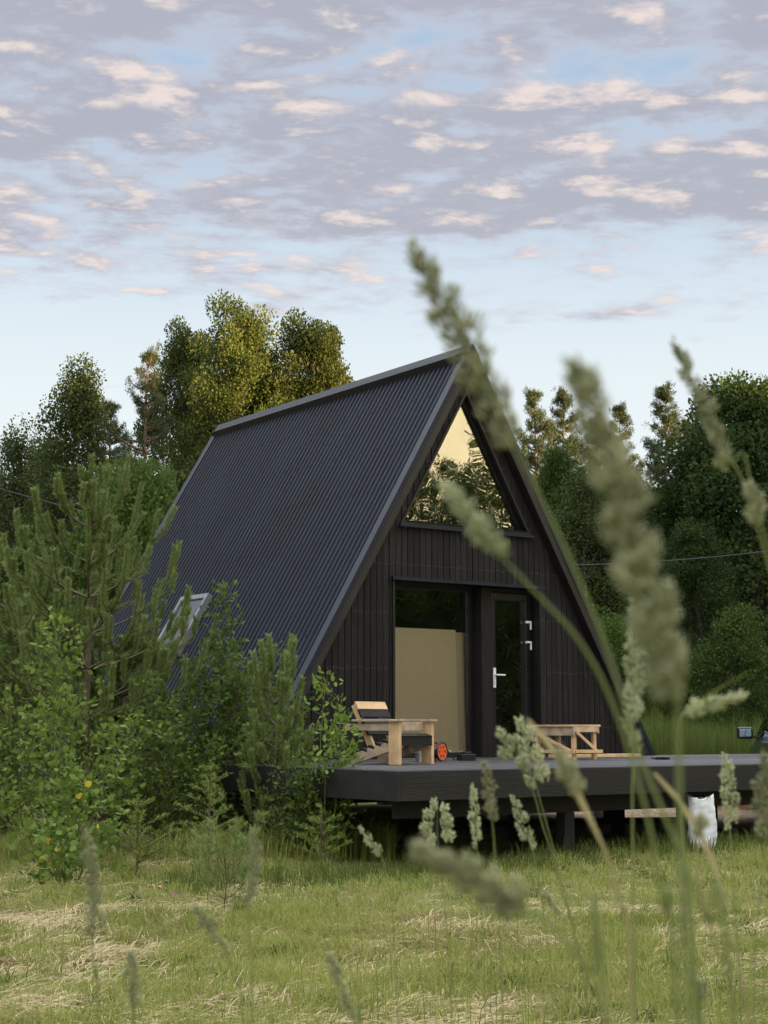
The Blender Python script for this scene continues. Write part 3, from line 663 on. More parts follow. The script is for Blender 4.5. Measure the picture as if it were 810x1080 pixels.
# entrance opening: reveal, fixed window, post, door
X0, X1, ZT = -1.13, 1.17, 3.02
m = MB(); m.box(X0 - .03, X0, -.05, .40, FL, ZT + .03); m.box(X1, X1 + .03, -.05, .40, FL, ZT + .03); m.box(X0, X1, -.05, .40, ZT, ZT + .03)
m.build('opening_reveal', BLACKTRIM, CAB)
m = MB(); m.box(X0 - .06, X1 + .06, -.10, -.0515, ZT + .031, ZT + .041); m.box(X0 - .06, X1 + .06, -.10, -.09, ZT + .001, ZT + .0305); m.build('drip_edge', FLASH, CAB)
m = MB(); m.box(.30, .47, .07, .36, FL, ZT); m.build('post', BLACKWOOD, CAB, bevel=.004)
m = MB(); wx0, wx1 = X0 + .002, .298
m.box(wx0, wx0 + .06, .24, .31, FL, ZT); m.box(wx1 - .07, wx1, .24, .31, FL, ZT); m.box(wx0 + .06, wx1 - .07, .24, .31, FL, FL + .06); m.box(wx0 + .06, wx1 - .07, .24, .31, ZT - .06, ZT)
fw = m.build('fixed_window', BLACKTRIM, CAB, bevel=.004)
m = MB(); m.box(wx0 + .06, wx1 - .07, .272, .278, FL + .06, ZT - .06); m.build('glass', CLEARGLASS, fw)
m = MB(); dx0, dx1 = .472, X1 - .002
m.box(dx0, dx0 + .035, .13, .24, FL, ZT); m.box(dx1 - .035, dx1, .13, .24, FL, ZT); m.box(dx0 + .035, dx1 - .035, .13, .24, ZT - .05, ZT); m.box(dx0 + .035, dx1 - .035, .11, .24, FL, FL + .03)
dr = m.build('door', BLACKTRIM, CAB, bevel=.004)
m = MB(); lx0, lx1, lz0, lz1 = dx0 + .038, dx1 - .038, FL + .035, ZT - .055; st_w = .058
m.box(lx0, lx0 + st_w, .118, .19, lz0, lz1); m.box(lx1 - st_w, lx1, .118, .19, lz0, lz1); m.box(lx0 + st_w, lx1 - st_w, .118, .19, lz0, lz0 + .10); m.box(lx0 + st_w, lx1 - st_w, .118, .19, lz1 - .09, lz1)
m.build('door_leaf', mat('door_black', (.010, .0095, .009), .3, .1), dr, bevel=.006)
m = MB(); m.box(lx0 + st_w, lx1 - st_w, .145, .151, lz0 + .10, lz1 - .09); m.build('pane', DOORGLASS, dr)
m = MB(); hx = lx0 + .028; hz = FL + 1.0
m.box(hx - .022, hx + .022, .105, .117, hz - .13, hz + .12); m.cyl((hx, .105, hz + .03), (hx, .05, hz + .03), .011, 10); m.cyl((hx - .005, .055, hz + .03), (hx + .13, .055, hz + .03), .011, 10); m.cyl((hx, .105, hz - .06), (hx, .095, hz - .06), .014, 10)
m.build('handle', WHITE, dr, bevel=.003)
for z in (FL + .26, FL + 1.42, FL + 1.68):
    m = MB(); m.cyl((lx1 + .006, .095, z - .055), (lx1 + .006, .095, z + .055), .013, 10); m.cyl((lx1 - .07, .106, z + .04), (lx1 + .0, .098, z + .04), .017, 10); m.build('hinge', WHITE, dr)
# inside of the cabin
m = MB(); m.box(-3.0, 3.0, .052, LEN - .02, FL - .24, FL - .002); m.build('floor', INTER, CAB)
m = MB(); h0 = hw(.7) - .12; m.prism([(-h0, .66), (h0, .66), (0, AP - .2)], LEN - .08, LEN - .03); m.build('rear_wall', BLACKWOOD, CAB)
m = MB(); h1 = hw(3.35) - .10; m.box(-h1, h1, 1.6, LEN - .1, 3.2, 3.35); m.build('loft', INTER, CAB)
for sx in (-2.9, 0, 2.9):
    for yy in (.5, 3.2, 5.9): m = MB(); m.box(sx - .09, sx + .09, yy - .09, yy + .09, -.05, FL - .401); m.build('foundation_post', DARKW, CAB)
m = MB()
for sx in (-2.9, 0, 2.9): m.box(sx - .06, sx + .06, .06, LEN - .1, FL - .40, FL - .2415)
m.build('floor_beam', DARKW, CAB)

def world(u, v, z=0): x, y = from_local(u, v); return Vector((x, y, z))
# chipboard panels leaning inside behind the window
def panel(name, x0, x1, h_, y_, label, m_, t_=.018):
    o = thing(name, label, 'board', tuple(world((x0 + x1) / 2, y_, FL)), TH)
    w = (x1 - x0) / 2; mb = MB(); a = R(3)
    mtx = Matrix.Rotation(-a, 4, 'X'); mb.box(-w, w, 0, t_, 0, h_, mtx); me = mb.build(name + '_sheet', m_, o, bevel=.002)
    return o
def single(mb, name, matl, label, cat, loc, rz=0, bevel=0, group=None, smooth=False):
    o = mb.build(name, matl, None, bevel=bevel, smooth=smooth); o.location = loc; o.rotation_euler = (0, 0, rz); return tag(o, label, cat, group)
m = MB(); m.box(-.62, .62, 0, .018, 0, 1.60, Matrix.Rotation(-R(2), 4, 'X')); single(m, 'chipboard', CHIP, 'wide pale chipboard sheet leaning behind the glass of the fixed window', 'board', tuple(world(-.50, .32, FL)), TH)
m = MB(); m.box(-.09, .09, 0, .018, 0, 1.57, Matrix.Rotation(-R(2), 4, 'X')); single(m, 'chipboard_offcut', CHIPD, 'narrow chipboard strip standing right of the wide sheet behind the glass', 'board', tuple(world(.21, .32, FL)), TH)
# white cabinet seen through the door pane
o = thing('kitchen_cabinet', 'low white cabinet inside the cabin behind the lower door pane', 'cabinet', tuple(world(.55, 1.5, FL)), TH)
m = MB(); m.box(0, 1.1, 0, .5, .0, .62); m.build('carcass', WHITE, o, bevel=.004); m = MB(); m.box(-.03, 1.15, -.04, .52, .621, .66); m.build('worktop', mat('pale_worktop', (.6, .6, .58), .5, .1), o, bevel=.003)
m = MB(); m.box(-.0, .53, -.018, -.001, .03, .60); m.box(.55, 1.09, -.018, -.001, .03, .60); m.build('cabinet_door', WHITE, o, bevel=.003)

# ------------------------------------------------------------------ terrace deck
DK = thing('terrace', 'raised black timber deck on posts in front of the cabin', 'deck', (O.x, O.y, 0), TH)
du0, du1, dv0 = -4.19, 8.2, -4.40
m = MB(); nb = 31
for i in range(nb):
    y0 = dv0 + i * .1425; rngx = random.Random(i); dz = rngx.uniform(-.0015, .0015)
    x = du0
    while x < du1 - .01:
        x2 = min(du1, x + rngx.choice([3.0, 4.0, 2.2])); m.box(x + .001, x2 - .001, y0 + .004, y0 + .1385, FL - .030 + dz, FL - .002 + dz); x = x2
m.build('deck_boards', DECKW, DK)
m = MB(); m.box(du0 - .0, du1, dv0 - .035, dv0 + .001, FL - .26, FL - .006); m.box(du0 - .036, du0 - .001, dv0 - .035, 0, FL - .262, FL - .0065)
m.build('fascia', FASCIA, DK, bevel=.003)
m = MB(); m.box(du0 + .1, du1 - .1, dv0 + .18, dv0 + .25, FL - .42, FL - .265); m.box(du0 + .1, du1 - .1, -1.6, -1.5, FL - .42, FL - .265)
for i in range(21): m.box(du0 + .08 + i * .6, du0 + .13 + i * .6, dv0 + .02, -.06, FL - .26, FL - .032)
m.build('joists', DARKW, DK)
for i in range(8):
    for vv in (dv0 + .22, -1.55):
        x = du0 + .5 + i * 1.58; m = MB(); m.box(x - .06, x + .06, vv - .06, vv + .06, -.06, FL - .421); m.build('post', DARKW, DK)
# ------------------------------------------------------------------ things on the deck
c_ = thing('lounge_chair', 'low slatted pine lounge chair with black seat boards on the deck', 'chair', (.33, 15.95, FL), -R(36.9))
W2 = .28
def cb(a, b, w, t_, name, m_=PINEW, up=(0, 0, 1)): MB().bar(a, b, w, t_, up).build(name, m_, c_, bevel=.003)
for s in (-1, 1):
    y = s * W2; m = MB(); m.box(-.13, 0, y - .0225, y + .0225, 0, .425); m.build('front_leg', PINEW, c_, bevel=.003)
    yi = s * (W2 - .046)
    m = MB(); m.prism([(-.66, 0), (-.60, 0), (-.01, .17), (-.01, .27), (-.66, .09)], yi - .02, yi + .02); m.build('seat_rail', GREYW, c_, bevel=.003)
    m = MB(); m.box(-.70, -.131, y - .0225, y + .0225, .335, .405); m.build('side_rail', GREYW, c_, bevel=.003)
    m = MB(); m.box(-.58, .02, y - .05, y + .05, .426, .448); m.build('armrest', GREYW, c_, bevel=.003)
    m = MB(); m.bar((-.40, yi - s * .042, .13), (-.64, yi - s * .042, .60), .04, .075, (1, 0, .3)); m.build('back_post', PINEW, c_, bevel=.003)
bd = Vector((-.24, 0, .47)).normalized(); bn = Vector((.47, 0, .24)).normalized()
for i, (q, m_) in enumerate(((.49, PINEW), (.40, BLACKWOOD), (.30, BLACKWOOD), (.20, BLACKWOOD))):
    p = Vector((-.40, 0, .13)) + bd * q + bn * .05; m = MB(); m.bar(p + Vector((0, -W2 + .03, 0)), p + Vector((0, W2 - .03, 0)), .085, .022, bn); m.build('backrest_slat', m_, c_, bevel=.002)
for i in range(6):
    f = i / 5.6; p = Vector((-.03 - .50 * f, 0, .285 - .16 * f)); m = MB(); m.bar(p + Vector((0, -W2 + .024, 0)), p + Vector((0, W2 - .024, 0)), .085, .022, (.28, 0, 1)); m.build('seat_slat', BLACKWOOD, c_, bevel=.002)
m = MB(); m.box(-.012, .008, -W2 + .023, W2 - .023, .185, .265); m.build('seat_front', BLACKWOOD, c_, bevel=.002)
m = MB(); m.box(-.11, -.088, -W2 + .023, W2 - .023, .335, .42); m.build('front_apron', GREYW, c_, bevel=.002)

b_ = thing('small_bench', 'little pine trestle bench with diagonal braces on the deck by the door', 'bench', tuple(world(.34, -1.45, FL)), TH)
bx, by, bh = .20, .36, .40
def bb_(a, b, w, t_, name, up=(0, 0, 1)): MB().bar(a, b, w, t_, up).build(name, PINEW, b_, bevel=.002)
m = MB(); m.box(-bx - .02, -bx + .12, -by, by, bh - .022, bh); m.box(-bx + .125, -bx + .265, -by, by, bh - .022, bh); m.box(-bx + .27, bx + .02, -by, by, bh - .022, bh); m.build('top', PINEW, b_, bevel=.002)
m = MB(); m.box(-bx - .001, -bx + .021, -by + .002, by - .002, bh - .125, bh - .023); m.box(bx - .021, bx + .001, -by + .002, by - .002, bh - .10, bh - .023); m.box(-bx + .022, bx - .022, -by + .002, -by + .024, bh - .085, bh - .023); m.build('apron', GREYW, b_, bevel=.002)
for sx in (-1, 1):
    for sy in (-1, 1):
        m = MB(); x = sx * (bx - .045); y = sy * (by - .05); m.box(x - .022, x + .022, y - .022, y + .022, 0, bh - .023); m.build('leg', PINEW, b_, bevel=.002)
    m = MB(); x = sx * bx; m.box(x - .011, x + .011, -by - .01, by + .01, .07, .11); m.build('stretcher', PINEW, b_, bevel=.002)
bb_((-bx - .0, -by + .06, .10), (-bx - .0, by - .07, bh - .10), .016, .035, 'brace', (0, 1, 0)); bb_((-bx + .05, -by - .002, bh - .09), (bx - .05, -by - .002, .10), .018, .035, 'brace', (1, 0, 0))
m = MB(); m.box(-bx + .022, bx + .04, -by - .012, -by + .008, .075, .112); m.build('stretcher', PINEW, b_, bevel=.002)
m = MB(); m.box(-.75, .75, -.05, .05, 0, .04); single(m, 'pine_plank', PINEW, 'long fresh pine plank lying on the deck along the gable wall', 'plank', tuple(world(1.45, -.75, FL)), TH + R(1), .003)
# cable reel
rl = thing('cable_reel', 'small orange and black cable reel standing on the deck beside the chair', 'cable reel', tuple(world(-1.62, -1.55, FL)), TH + R(20))
for y in (-.05, .05):
    m = MB(); m.cyl((0, y - .006, .105), (0, y + .006, .105), .10, 24); f = m.build('flange', ORANGE, rl)
    m = MB()
    m.tube([(math.cos(a) * .1, y, .105 + math.sin(a) * .1) for a in np.linspace(0, 2 * math.pi, 25)], [.012] * 25, 6, False); m.build('rim', BLACKP, f)
    m = MB()
    for a in range(6): m.cyl((math.cos(a) * .055, y - .0075, .105 + math.sin(a * 1.047) * .055), (math.cos(a * 1.047) * .055, y + .0075, .105 + math.sin(a * 1.047) * .055), .014, 8)
    m.build('slot', BLACKP, f)
m = MB(); m.cyl((0, -.043, .105), (0, .043, .105), .07, 20); m.build('wound_cable', BLACKP, rl)
m = MB(); m.tube([(0, -.02, .17), (.10, -.03, .16), (.2, -.05, .05), (.28, -.03, .012), (.4, .05, .012), (.5, .02, .012)], [.007] * 6, 6); m.build('cable_tail', BLACKP, rl, smooth=True)
m = MB(); m.box(-.10, .10, -.05, .05, 0, .075); m.box(-.05, .05, -.035, .035, .0755, .10); single(m, 'tool_case', BLACKP, 'small black box lying on the deck right of the cable reel', 'box', tuple(world(-1.15, -1.45, FL)), TH, .008)
m = MB(); m.box(-.07, .07, -.02, .02, .0, .03); m.box(.02, .055, -.10, -.021, 0, .028); m.cyl((-.07, 0, .018), (-.13, 0, .018), .012, 8); single(m, 'hand_tool', BLACKP, 'small black hand tool left near the front edge of the deck', 'tool', tuple(on(697, 801, FL)), .5, .004)
m = MB(); m.cyl((0, 0, .0), (0, 0, .085), .045, 14); m.cyl((0, 0, .086), (0, 0, .105), .02, 10); single(m, 'metal_tin', mat('dull_metal', (.3, .3, .3), .3, .1, metal=.8), 'small metal tin on the deck under the front of the chair', 'tin', tuple(world(-2.02, -1.75, FL)))
# ------------------------------------------------------------------ things below and beyond the deck
def sack():
    rng = random.Random(4); n = 48; rows = 26; V = []; F_ = []
    ph = [rng.uniform(0, 6.28) for _ in range(12)]
    for r_ in range(rows):
        t_ = r_ / (rows - 1); z = t_ * .50; lean = .025 * math.sin(t_ * 2.6)
        for j in range(n):
            a = 2 * math.pi * j / n
            rx = .148 * (1 - .55 * max(0, .10 - t_) ** 1.0) * (1 - .14 * t_ ** 2); ry = .125 * (1 - .20 * t_)
            cr = 1 + .028 * math.sin(a * 3 + ph[0] + t_ * 5) + .02 * math.sin(a * 8 + ph[1] - t_ * 7) + .016 * math.sin(t_ * 26 + a * 2 + ph[2]) + .012 * math.sin(t_ * 47 - a * 3 + ph[3]) + .05 * t_ ** 6 * math.sin(a * 9 + ph[4])
            zz_ = z + (t_ > .85) * (t_ - .85) / .15 * (.018 * math.sin(a * 2 + ph[5]) + .007 * math.sin(a * 7 + ph[6]) + .004 * math.sin(a * 15 + ph[7]))
            V.append((rx * cr * math.cos(a) + lean, ry * cr * math.sin(a), zz_))
    for r_ in range(rows - 1):
        for j in range(n): F_.append((r_*n+j, r_*n+(j+1) % n, (r_+1)*n+(j+1) % n, (r_+1)*n+j))
    F_.append(tuple(range(n))[::-1]); k0 = len(V)
    for q, (sc, zz_) in enumerate(((.95, .43), (.80, .40), (.4, .42))):
        for j in range(n): V.append((V[(rows-1)*n+j][0] * sc, V[(rows-1)*n+j][1] * sc, zz_ + .02 * math.sin(j * .8 + q)))
    for q in range(3):
        o0 = (rows - 1) * n if q == 0 else k0 + (q - 1) * n; o1 = k0 + q * n
        for j in range(n): F_.append((o0+j, o0+(j+1) % n, o1+(j+1) % n, o1+j))
    F_.append(tuple(range(k0 + 2 * n, k0 + 3 * n)))
    return MB().add(V, F_)
p = at(739, 889, 15.72); o = single(sack(), 'white_sack', SACKM, 'white woven sack standing in the grass at the edge of the deck', 'sack', (p.x, p.y, gzf(p.x, p.y) - .01), .3, smooth=True)
pl = thing('wooden_crate', 'reddish wooden crate standing on the ground behind the deck posts', 'crate', (5.35, 24.3, gzf(5.35, 24.3)), .15)
for x in (-.45, -.15, .15, .45): m = MB(); m.box(x - .06, x + .06, -.02, .0, 0, .62); m.build('upright_board', PALLET, pl, bevel=.003)
for z in (.06, .30, .54): m = MB(); m.box(-.5, .5, .001, .10, z - .04, z + .04); m.build('cross_board', PALLET, pl, bevel=.003)
for x in (-.45, .45): m = MB(); m.box(x - .06, x + .06, .40, .42, 0, .62); m.build('upright_board', PALLET, pl, bevel=.003)
for x in (-.49, .49): m = MB(); m.box(x - .01, x + .01, .101, .399, .1, .5); m.build('side_board', PALLET, pl, bevel=.003)
cn = thing('plastic_canister', 'white plastic canister lying on the dirt under the deck', 'canister', (3.1, 22.2, gzf(3.1, 22.2)), .2)
m = MB(); m.box(-.22, .22, -.12, .12, .0, .20); m.build('body', WHITE, cn, bevel=.04); m = MB(); m.cyl((.22, .05, .12), (.27, .05, .12), .03, 12); m.build('cap', BLACKP, cn)
m = MB(); m.tube([(-.10, 0, .198), (-.08, 0, .245), (.08, 0, .245), (.10, 0, .198)], [.014] * 4, 8); m.build('handle', WHITE, cn, smooth=True)
m = MB()
for i in range(4): m.box(-.9 + i * .1, .9 + i * .06, -.22 + i * .12, -.12 + i * .12, .0 + .026 * (i % 2), .025 + .026 * (i % 2))
single(m, 'board_pile', DARKW, 'few dark offcut boards lying on the dirt under the deck', 'boards', (3.0, 20.8, gzf(3, 20.8)), .25, .003)

# car at the right edge
def car(x, y, rz):
    c = thing('parked_car', 'dark green-black off-road car parked behind the deck, cut off by the right edge', 'car', (x, y, gzf(x, y)), rz)
    # local: +y forward, x across, origin under the left mirror; body spans x .12 .. 1.92
    def loft(name, secs, m_, bev=.05, par=c):
        V = []; n = len(secs[0][1]); F_ = []
        for yy, ring in secs: V += [(px_, yy, pz) for px_, pz in ring]
        for i in range(len(secs) - 1):
            for j in range(n): F_.append((i*n+j, i*n+(j+1) % n, (i+1)*n+(j+1) % n, (i+1)*n+j))
        F_ += [tuple(range(n))[::-1], tuple(range((len(secs)-1)*n, len(secs)*n))]
        return MB().add(V, F_).build(name, m_, par, bevel=bev, smooth=False)
    def ring(w, z0, z1, cx=1.02): return [(cx - w * .96, z0), (cx + w * .96, z0), (cx + w, (z0 * .6 + z1 * .4)), (cx + w * .96, z1), (cx - w * .96, z1), (cx - w, (z0 * .6 + z1 * .4))]
    loft('body', [(-3.05, ring(.84, .45, .98)), (-2.9, ring(.90, .32, 1.06)), (-1.5, ring(.92, .28, 1.08)), (.2, ring(.92, .28, 1.06)), (1.1, ring(.88, .30, .98)), (1.35, ring(.80, .42, .86))], CARP)
    def gring(w0, w1, z0, z1): return [(1.02 - w0, z0), (1.02 + w0, z0), (1.02 + w1, z1), (1.02 - w1, z1)]
    loft('greenhouse', [(-3.0, gring(.83, .80, 1.055, 1.12)), (-2.75, gring(.85, .68, 1.055, 1.66)), (-2.0, gring(.86, .70, 1.055, 1.73)), (-.7, gring(.86, .70, 1.055, 1.70)), (.45, gring(.86, .80, 1.055, 1.09))], CARP, .03)
    for sx in (-1, 1):
        for (a, b, at_, bt) in ((-2.45, -1.65, -2.4, -1.65), (-1.55, -.62, -1.55, -.72), (-.52, .12, -.62, -.42)):
            x0 = 1.02 + sx * .858; x1 = 1.02 + sx * .715
            MB().add([(x0, a, 1.11), (x0, b, 1.11), (x1, bt, 1.60), (x1, at_, 1.60), (x0 + sx * .008, a, 1.11), (x0 + sx * .008, b, 1.11), (x1 + sx * .008, bt, 1.60), (x1 + sx * .008, at_, 1.60)], [(0,1,2,3),(4,7,6,5),(0,4,5,1),(1,5,6,2),(2,6,7,3),(3,7,4,0)]).build('side_window', CARGL, c)
    MB().add([(.30, -3.0, 1.14), (1.74, -3.0, 1.14), (1.62, -2.80, 1.60), (.42, -2.80, 1.60), (.30, -3.01, 1.14), (1.74, -3.01, 1.14), (1.62, -2.81, 1.60), (.42, -2.81, 1.60)], [(0,1,2,3),(4,7,6,5),(0,4,5,1),(1,5,6,2),(2,6,7,3),(3,7,4,0)]).build('rear_window', CARGL, c)
    for sx in (-1, 1):
        m = MB(); x = 1.02 + sx * .80; m.box(x - .07, x + .07, -3.08, -2.98, .70, .98); m.build('tail_light', REDL, c, bevel=.02)
        for yy in (-2.35, .55):
            xo = 1.02 + sx * .84; m = MB(); m.tube([(xo - .10, yy, .36), (xo - .09, yy, .36), (xo + .09, yy, .36), (xo + .10, yy, .36)], [.30, .36, .36, .30], 24); w = m.build('wheel', RUBBER, c, smooth=False)
            m = MB(); m.cyl((xo + sx * .085, yy, .36), (xo + sx * .112, yy, .36), .21, 16); m.build('rim', mat('rim_metal', (.3, .3, .31), .3, .1, metal=.8), w, bevel=.01)
        m = MB(); xm = 1.02 - .93 * -sx * 1.0; xm = 1.02 + sx * 1.03; m.box(xm - .12, xm + .12, .12, .22, 1.07, 1.25); mo = m.build('mirror', BLACKP, c, bevel=.03)
        m = MB(); m.box(xm - .09, xm + .09, .112, .119, 1.10, 1.215); m.build('mirror_glass', MIRR, mo, bevel=.004)
        m = MB(); m.bar((1.02 + sx * .84, .17, 1.08), (1.02 + sx * .95, .17, 1.12), .05, .03); m.build('mirror_arm', BLACKP, mo)
    m = MB(); m.box(.2, 1.84, -3.14, -3.0, .36, .56); m.build('bumper', BLACKP, c, bevel=.03)
    return c
p = at(783, 772, 24); car(p.x + .02, p.y - .2, R(-7))

# power line crossing behind the cabin
p0, p1, p2 = at(-60, 497, 34), at(400, 590, 34), at(870, 573, 34)
tt = np.linspace(0, 1, 40); A0, A1, A2 = map(np.array, (p0, p1, p2)); A1 = (A1 * 2 - (A0 + A2) / 2)
cv = A0 * ((1-tt)**2)[:, None] + A1 * (2*tt*(1-tt))[:, None] + A2 * (tt**2)[:, None]
m = MB(); m.tube(cv, [.016] * 40, 6); single(m, 'power_line', CABLE, 'thin black overhead cable crossing in front of the wood behind the cabin', 'cable', (0, 0, 0))

# ------------------------------------------------------------------ near shrubs
def sapling(name, label, x, y, h, nstem, spread_, ntw, tlen, lsize, lm, sm, seed, leaves_per=9, up=.5, base_r=.012, group=None, width=.62, low=.1, cat='shrub', bushy=1.0):
    rng = np.random.default_rng(seed); o = thing(name, label, cat, (x, y, gzf(x, y) - .02), 0, group); tm = TM(); PP = []; DD = []; SS = []
    for s in range(nstem):
        a = rng.uniform(0, 6.28); r_ = spread_ * math.sqrt(rng.random()) * (1 if nstem > 1 else .25); hh = h * (1 - .45 * (r_ / (spread_ + .01)) ** 1.5) * rng.uniform(.82, 1.0)
        if s == 0: hh = h; r_ *= .35
        e = np.array([math.cos(a) * r_, math.sin(a) * r_, hh]); b0 = np.array([math.cos(a) * r_ * .12, math.sin(a) * r_ * .12, 0]); mid = (b0 + e) / 2 + np.array([rng.normal(0, .06), rng.normal(0, .06), .08 * hh]) + np.array([math.cos(a), math.sin(a), 0]) * r_ * .15
        n = 9; cv = bez(b0, mid, e, n); tm.tube(cv, base_r * (hh / h) * np.linspace(1, .18, n), 5)
        for k in range(int(ntw * hh / h)):
            f = low + (1 - low) * rng.random() ** .85; i = f * (n - 1); i0 = int(min(n - 2, i)); c0 = cv[i0] + (cv[i0 + 1] - cv[i0]) * (i - i0)
            a2 = rng.uniform(0, 6.28); ln = tlen * (1.15 - .75 * f) * rng.uniform(.5, 1.2); hd = np.array([math.cos(a2), math.sin(a2), up + .6 * rng.random()])
            e2 = c0 + hd * ln; tw = bez(c0, c0 + np.array([hd[0] * .5, hd[1] * .5, hd[2] * .25]) * ln * 1.1, e2, 5); tm.tube(tw, base_r * .33 * np.linspace(1, .3, 5), 3)
            m = int(leaves_per * ln / tlen * rng.uniform(.7, 1.4) * bushy) + 2
            ff = rng.random(m) ** .8; q = tw[0] + (tw[-1] - tw[0]) * ff[:, None] + rng.normal(0, .028 * bushy, (m, 3)) * (1 + ln)
            PP.append(q); DD.append(unit(rng.normal(0, .8, (m, 3)) + hd * .8 + np.array([0, 0, .0]))); SS.append(rng.uniform(.55, 1.25, m) * lsize)
        m = 6; PP.append(cv[-1] + rng.normal(0, .02, (m, 3))); DD.append(unit(rng.normal(0, .6, (m, 3)) + np.array([0, 0, 1.0]))); SS.append(rng.uniform(.5, 1, m) * lsize)
    P = np.vstack(PP); D = np.vstack(DD); sz = np.concatenate(SS); V, Q, k = leaf_arrays(P, D, sz, width, .10, True, rng)
    va = np.repeat(np.clip(rng.normal(.5, .26, len(P)), 0, 1), k)
    link('foliage', np_mesh('foliage', V, Q, None, va), o, lm); tm.build('stems', sm, o); return o
def needles(c0, c1, n, ln, w, rng, ang=.72):
    f = rng.random(n)[:, None]; P = c0 + (c1 - c0) * f; ax = unit((c1 - c0)[None])[0]; rd = rng.normal(size=(n, 3)); rd = unit(rd - (rd @ ax)[:, None] * ax)
    return P, unit(rd * ang + ax * (1 - ang * .35)), rng.uniform(.7, 1.15, n) * ln
def young_pine(label, x, y, h, seed, rad=1.35, nl=.062, per=380, whorls=9, wide=.0065, group=None, thin=False):
    rng = np.random.default_rng(seed); o = thing('young_pine', label, 'tree', (x, y, gzf(x, y) - .02), 0, group); tm = TM(); PP = []; DD = []; SS = []; q_ = min(1, .12 + h / 3)
    def shoot(a, b, n=per, l=nl):
        p, d, s = needles(np.array(a), np.array(b), n, l, 0, rng); PP.append(p); DD.append(d); SS.append(s); tm.tube([a, b], [.008 * q_, .005 * q_], 4)
    top = np.array([rng.normal(0, .04), 0, h]); tm.tube([(0, 0, 0), (0.02, 0, h * .5), top], [.045 * h / 3.6, .03 * h / 3.6, .008], 7)
    shoot(top - np.array([0, 0, .42 * h / 3.6]), top, int(per * 1.3))
    for wq in range(whorls):
        f = 1 - (wq + .8) / (whorls + .5); z = h * (f * .93 + .03); ln0 = rad * (1 - f) ** .62 * (1.0 if wq < whorls - 2 else .8) + .12
        nb = 4 + (wq > 1) + (wq > 3)*2; a0 = rng.uniform(0, 6.28)
        for k in range(nb):
            a = a0 + 6.28 * k / nb + rng.normal(0, .2); ln = ln0 * rng.uniform(.75, 1.15); hd = np.array([math.cos(a), math.sin(a), 0]); s0 = np.array([0.01, 0, z])
            rise = ln * rng.uniform(.45, .75) + (.16 if wq < 3 else .05); e = s0 + hd * ln + np.array([0, 0, rise]); mid = s0 + hd * ln * .75 + np.array([0, 0, rise * .25]); cv = bez(s0, mid, e, 7)
            tm.tube(cv, .012 * q_ * np.linspace(1, .5, 7), 4)
            for q in range(3, 6): shoot(cv[q], cv[q + 1], int(per * .40))
            cl = .34 * h / 3.6 * rng.uniform(.7, 1.15); up = np.array([hd[0] * .18, hd[1] * .18, 1.0]); shoot(e, e + up * cl)
            for q in range(4 if not thin else 1):          # side shoots turning up
                i = rng.integers(2, 7); sd = np.cross(hd, [0, 0, 1]) * rng.choice([-1, 1]) * rng.uniform(.5, 1) + hd * .5; l2 = ln * rng.uniform(.18, .42)
                b1 = cv[i] + sd * l2 + np.array([0, 0, l2 * .45]); shoot(cv[i], b1, int(per * .40)); shoot(b1, b1 + (up + rng.normal(0, .12, 3)) * cl * rng.uniform(.5, .85), int(per * .8))
    P = np.vstack(PP); D = np.vstack(DD); sz = np.concatenate(SS); V, Q, k = leaf_arrays(P, D, sz, wide / nl, 0, False, rng)
    link('needles', np_mesh('needles', V, Q, None, np.repeat(np.clip(rng.normal(.5, .22, len(P)), 0, 1), k)), o, L_YPINE); tm.build('stems', TWIG, o); return o
def young_spruce(label, x, y, h, seed, rad=.5):
    rng = np.random.default_rng(seed); o = thing('young_spruce', label, 'tree', (x, y, gzf(x, y) - .02), 0, 'young spruces at the foot of the shrubs'); tm = TM(); PP = []; DD = []; SS = []
    def shoot(a, b, n): p, d, s = needles(a, b, n, .030, 0, rng, .8); PP.append(p); DD.append(d); SS.append(s); tm.tube([a, b], [.004, .0025], 4)
    tm.tube([(0, 0, 0), (0, 0, h)], [.014, .005], 6); z = .12
    shoot(np.array([0, 0, h * .8]), np.array([0., 0, h]), 90)
    while z < h * .92:
        f = z / h; ln0 = rad * (1 - f) ** .8 + .06
        for k in range(5):
            a = rng.uniform(0, 6.28); ln = ln0 * rng.uniform(.6, 1.1); hd = np.array([math.cos(a), math.sin(a), 0.45]); s0 = np.array([0, 0, z]); e = s0 + hd * ln; shoot(s0, e, int(150 * ln) + 20)
            for q in range(int(2 + 5 * ln)):
                g = rng.uniform(.3, .95); c0 = s0 + hd * ln * g; sd = np.cross(hd, [0, 0, 1]) * rng.choice([-1, 1]) + hd * .9 + np.array([0, 0, .2]); shoot(c0, c0 + sd * ln * .32 * (1.2 - g), 26)
        z += .085 * rng.uniform(.8, 1.3)
    P = np.vstack(PP); D = np.vstack(DD); sz = np.concatenate(SS); V, Q, k = leaf_arrays(P, D, sz, .16, 0, False, rng)
    link('needles', np_mesh('needles', V, Q, None, np.repeat(np.clip(rng.normal(.55, .22, len(P)), 0, 1), k)), o, L_SPRUCE); tm.build('stems', TWIG, o); return o
def gp(px_, d): return (px_ - 405) / F * d
def top_h(py, d): return EYE + (768 - py) / F * d
young_pine('tall young pine with upright candle shoots, left of the roof', gp(92, 16.5), 16.5, top_h(510, 16.5), 11, rad=1.25)
young_pine('second young pine crowding behind the leafy bush at the left edge', gp(12, 17.5), 17.5, top_h(610, 17.5), 12, rad=1.2, group='young pines')
young_pine('young pine against the lower roof between the tall pine and the leafy shrub', gp(128, 17.2), 17.2, top_h(690, 17.2), 14, rad=.62, group='young pines')
young_pine('small slim young pine standing at the corner of the roof', gp(291, 15.6), 15.6, top_h(692, 15.6), 13, rad=.22, per=230, whorls=8, thin=True)
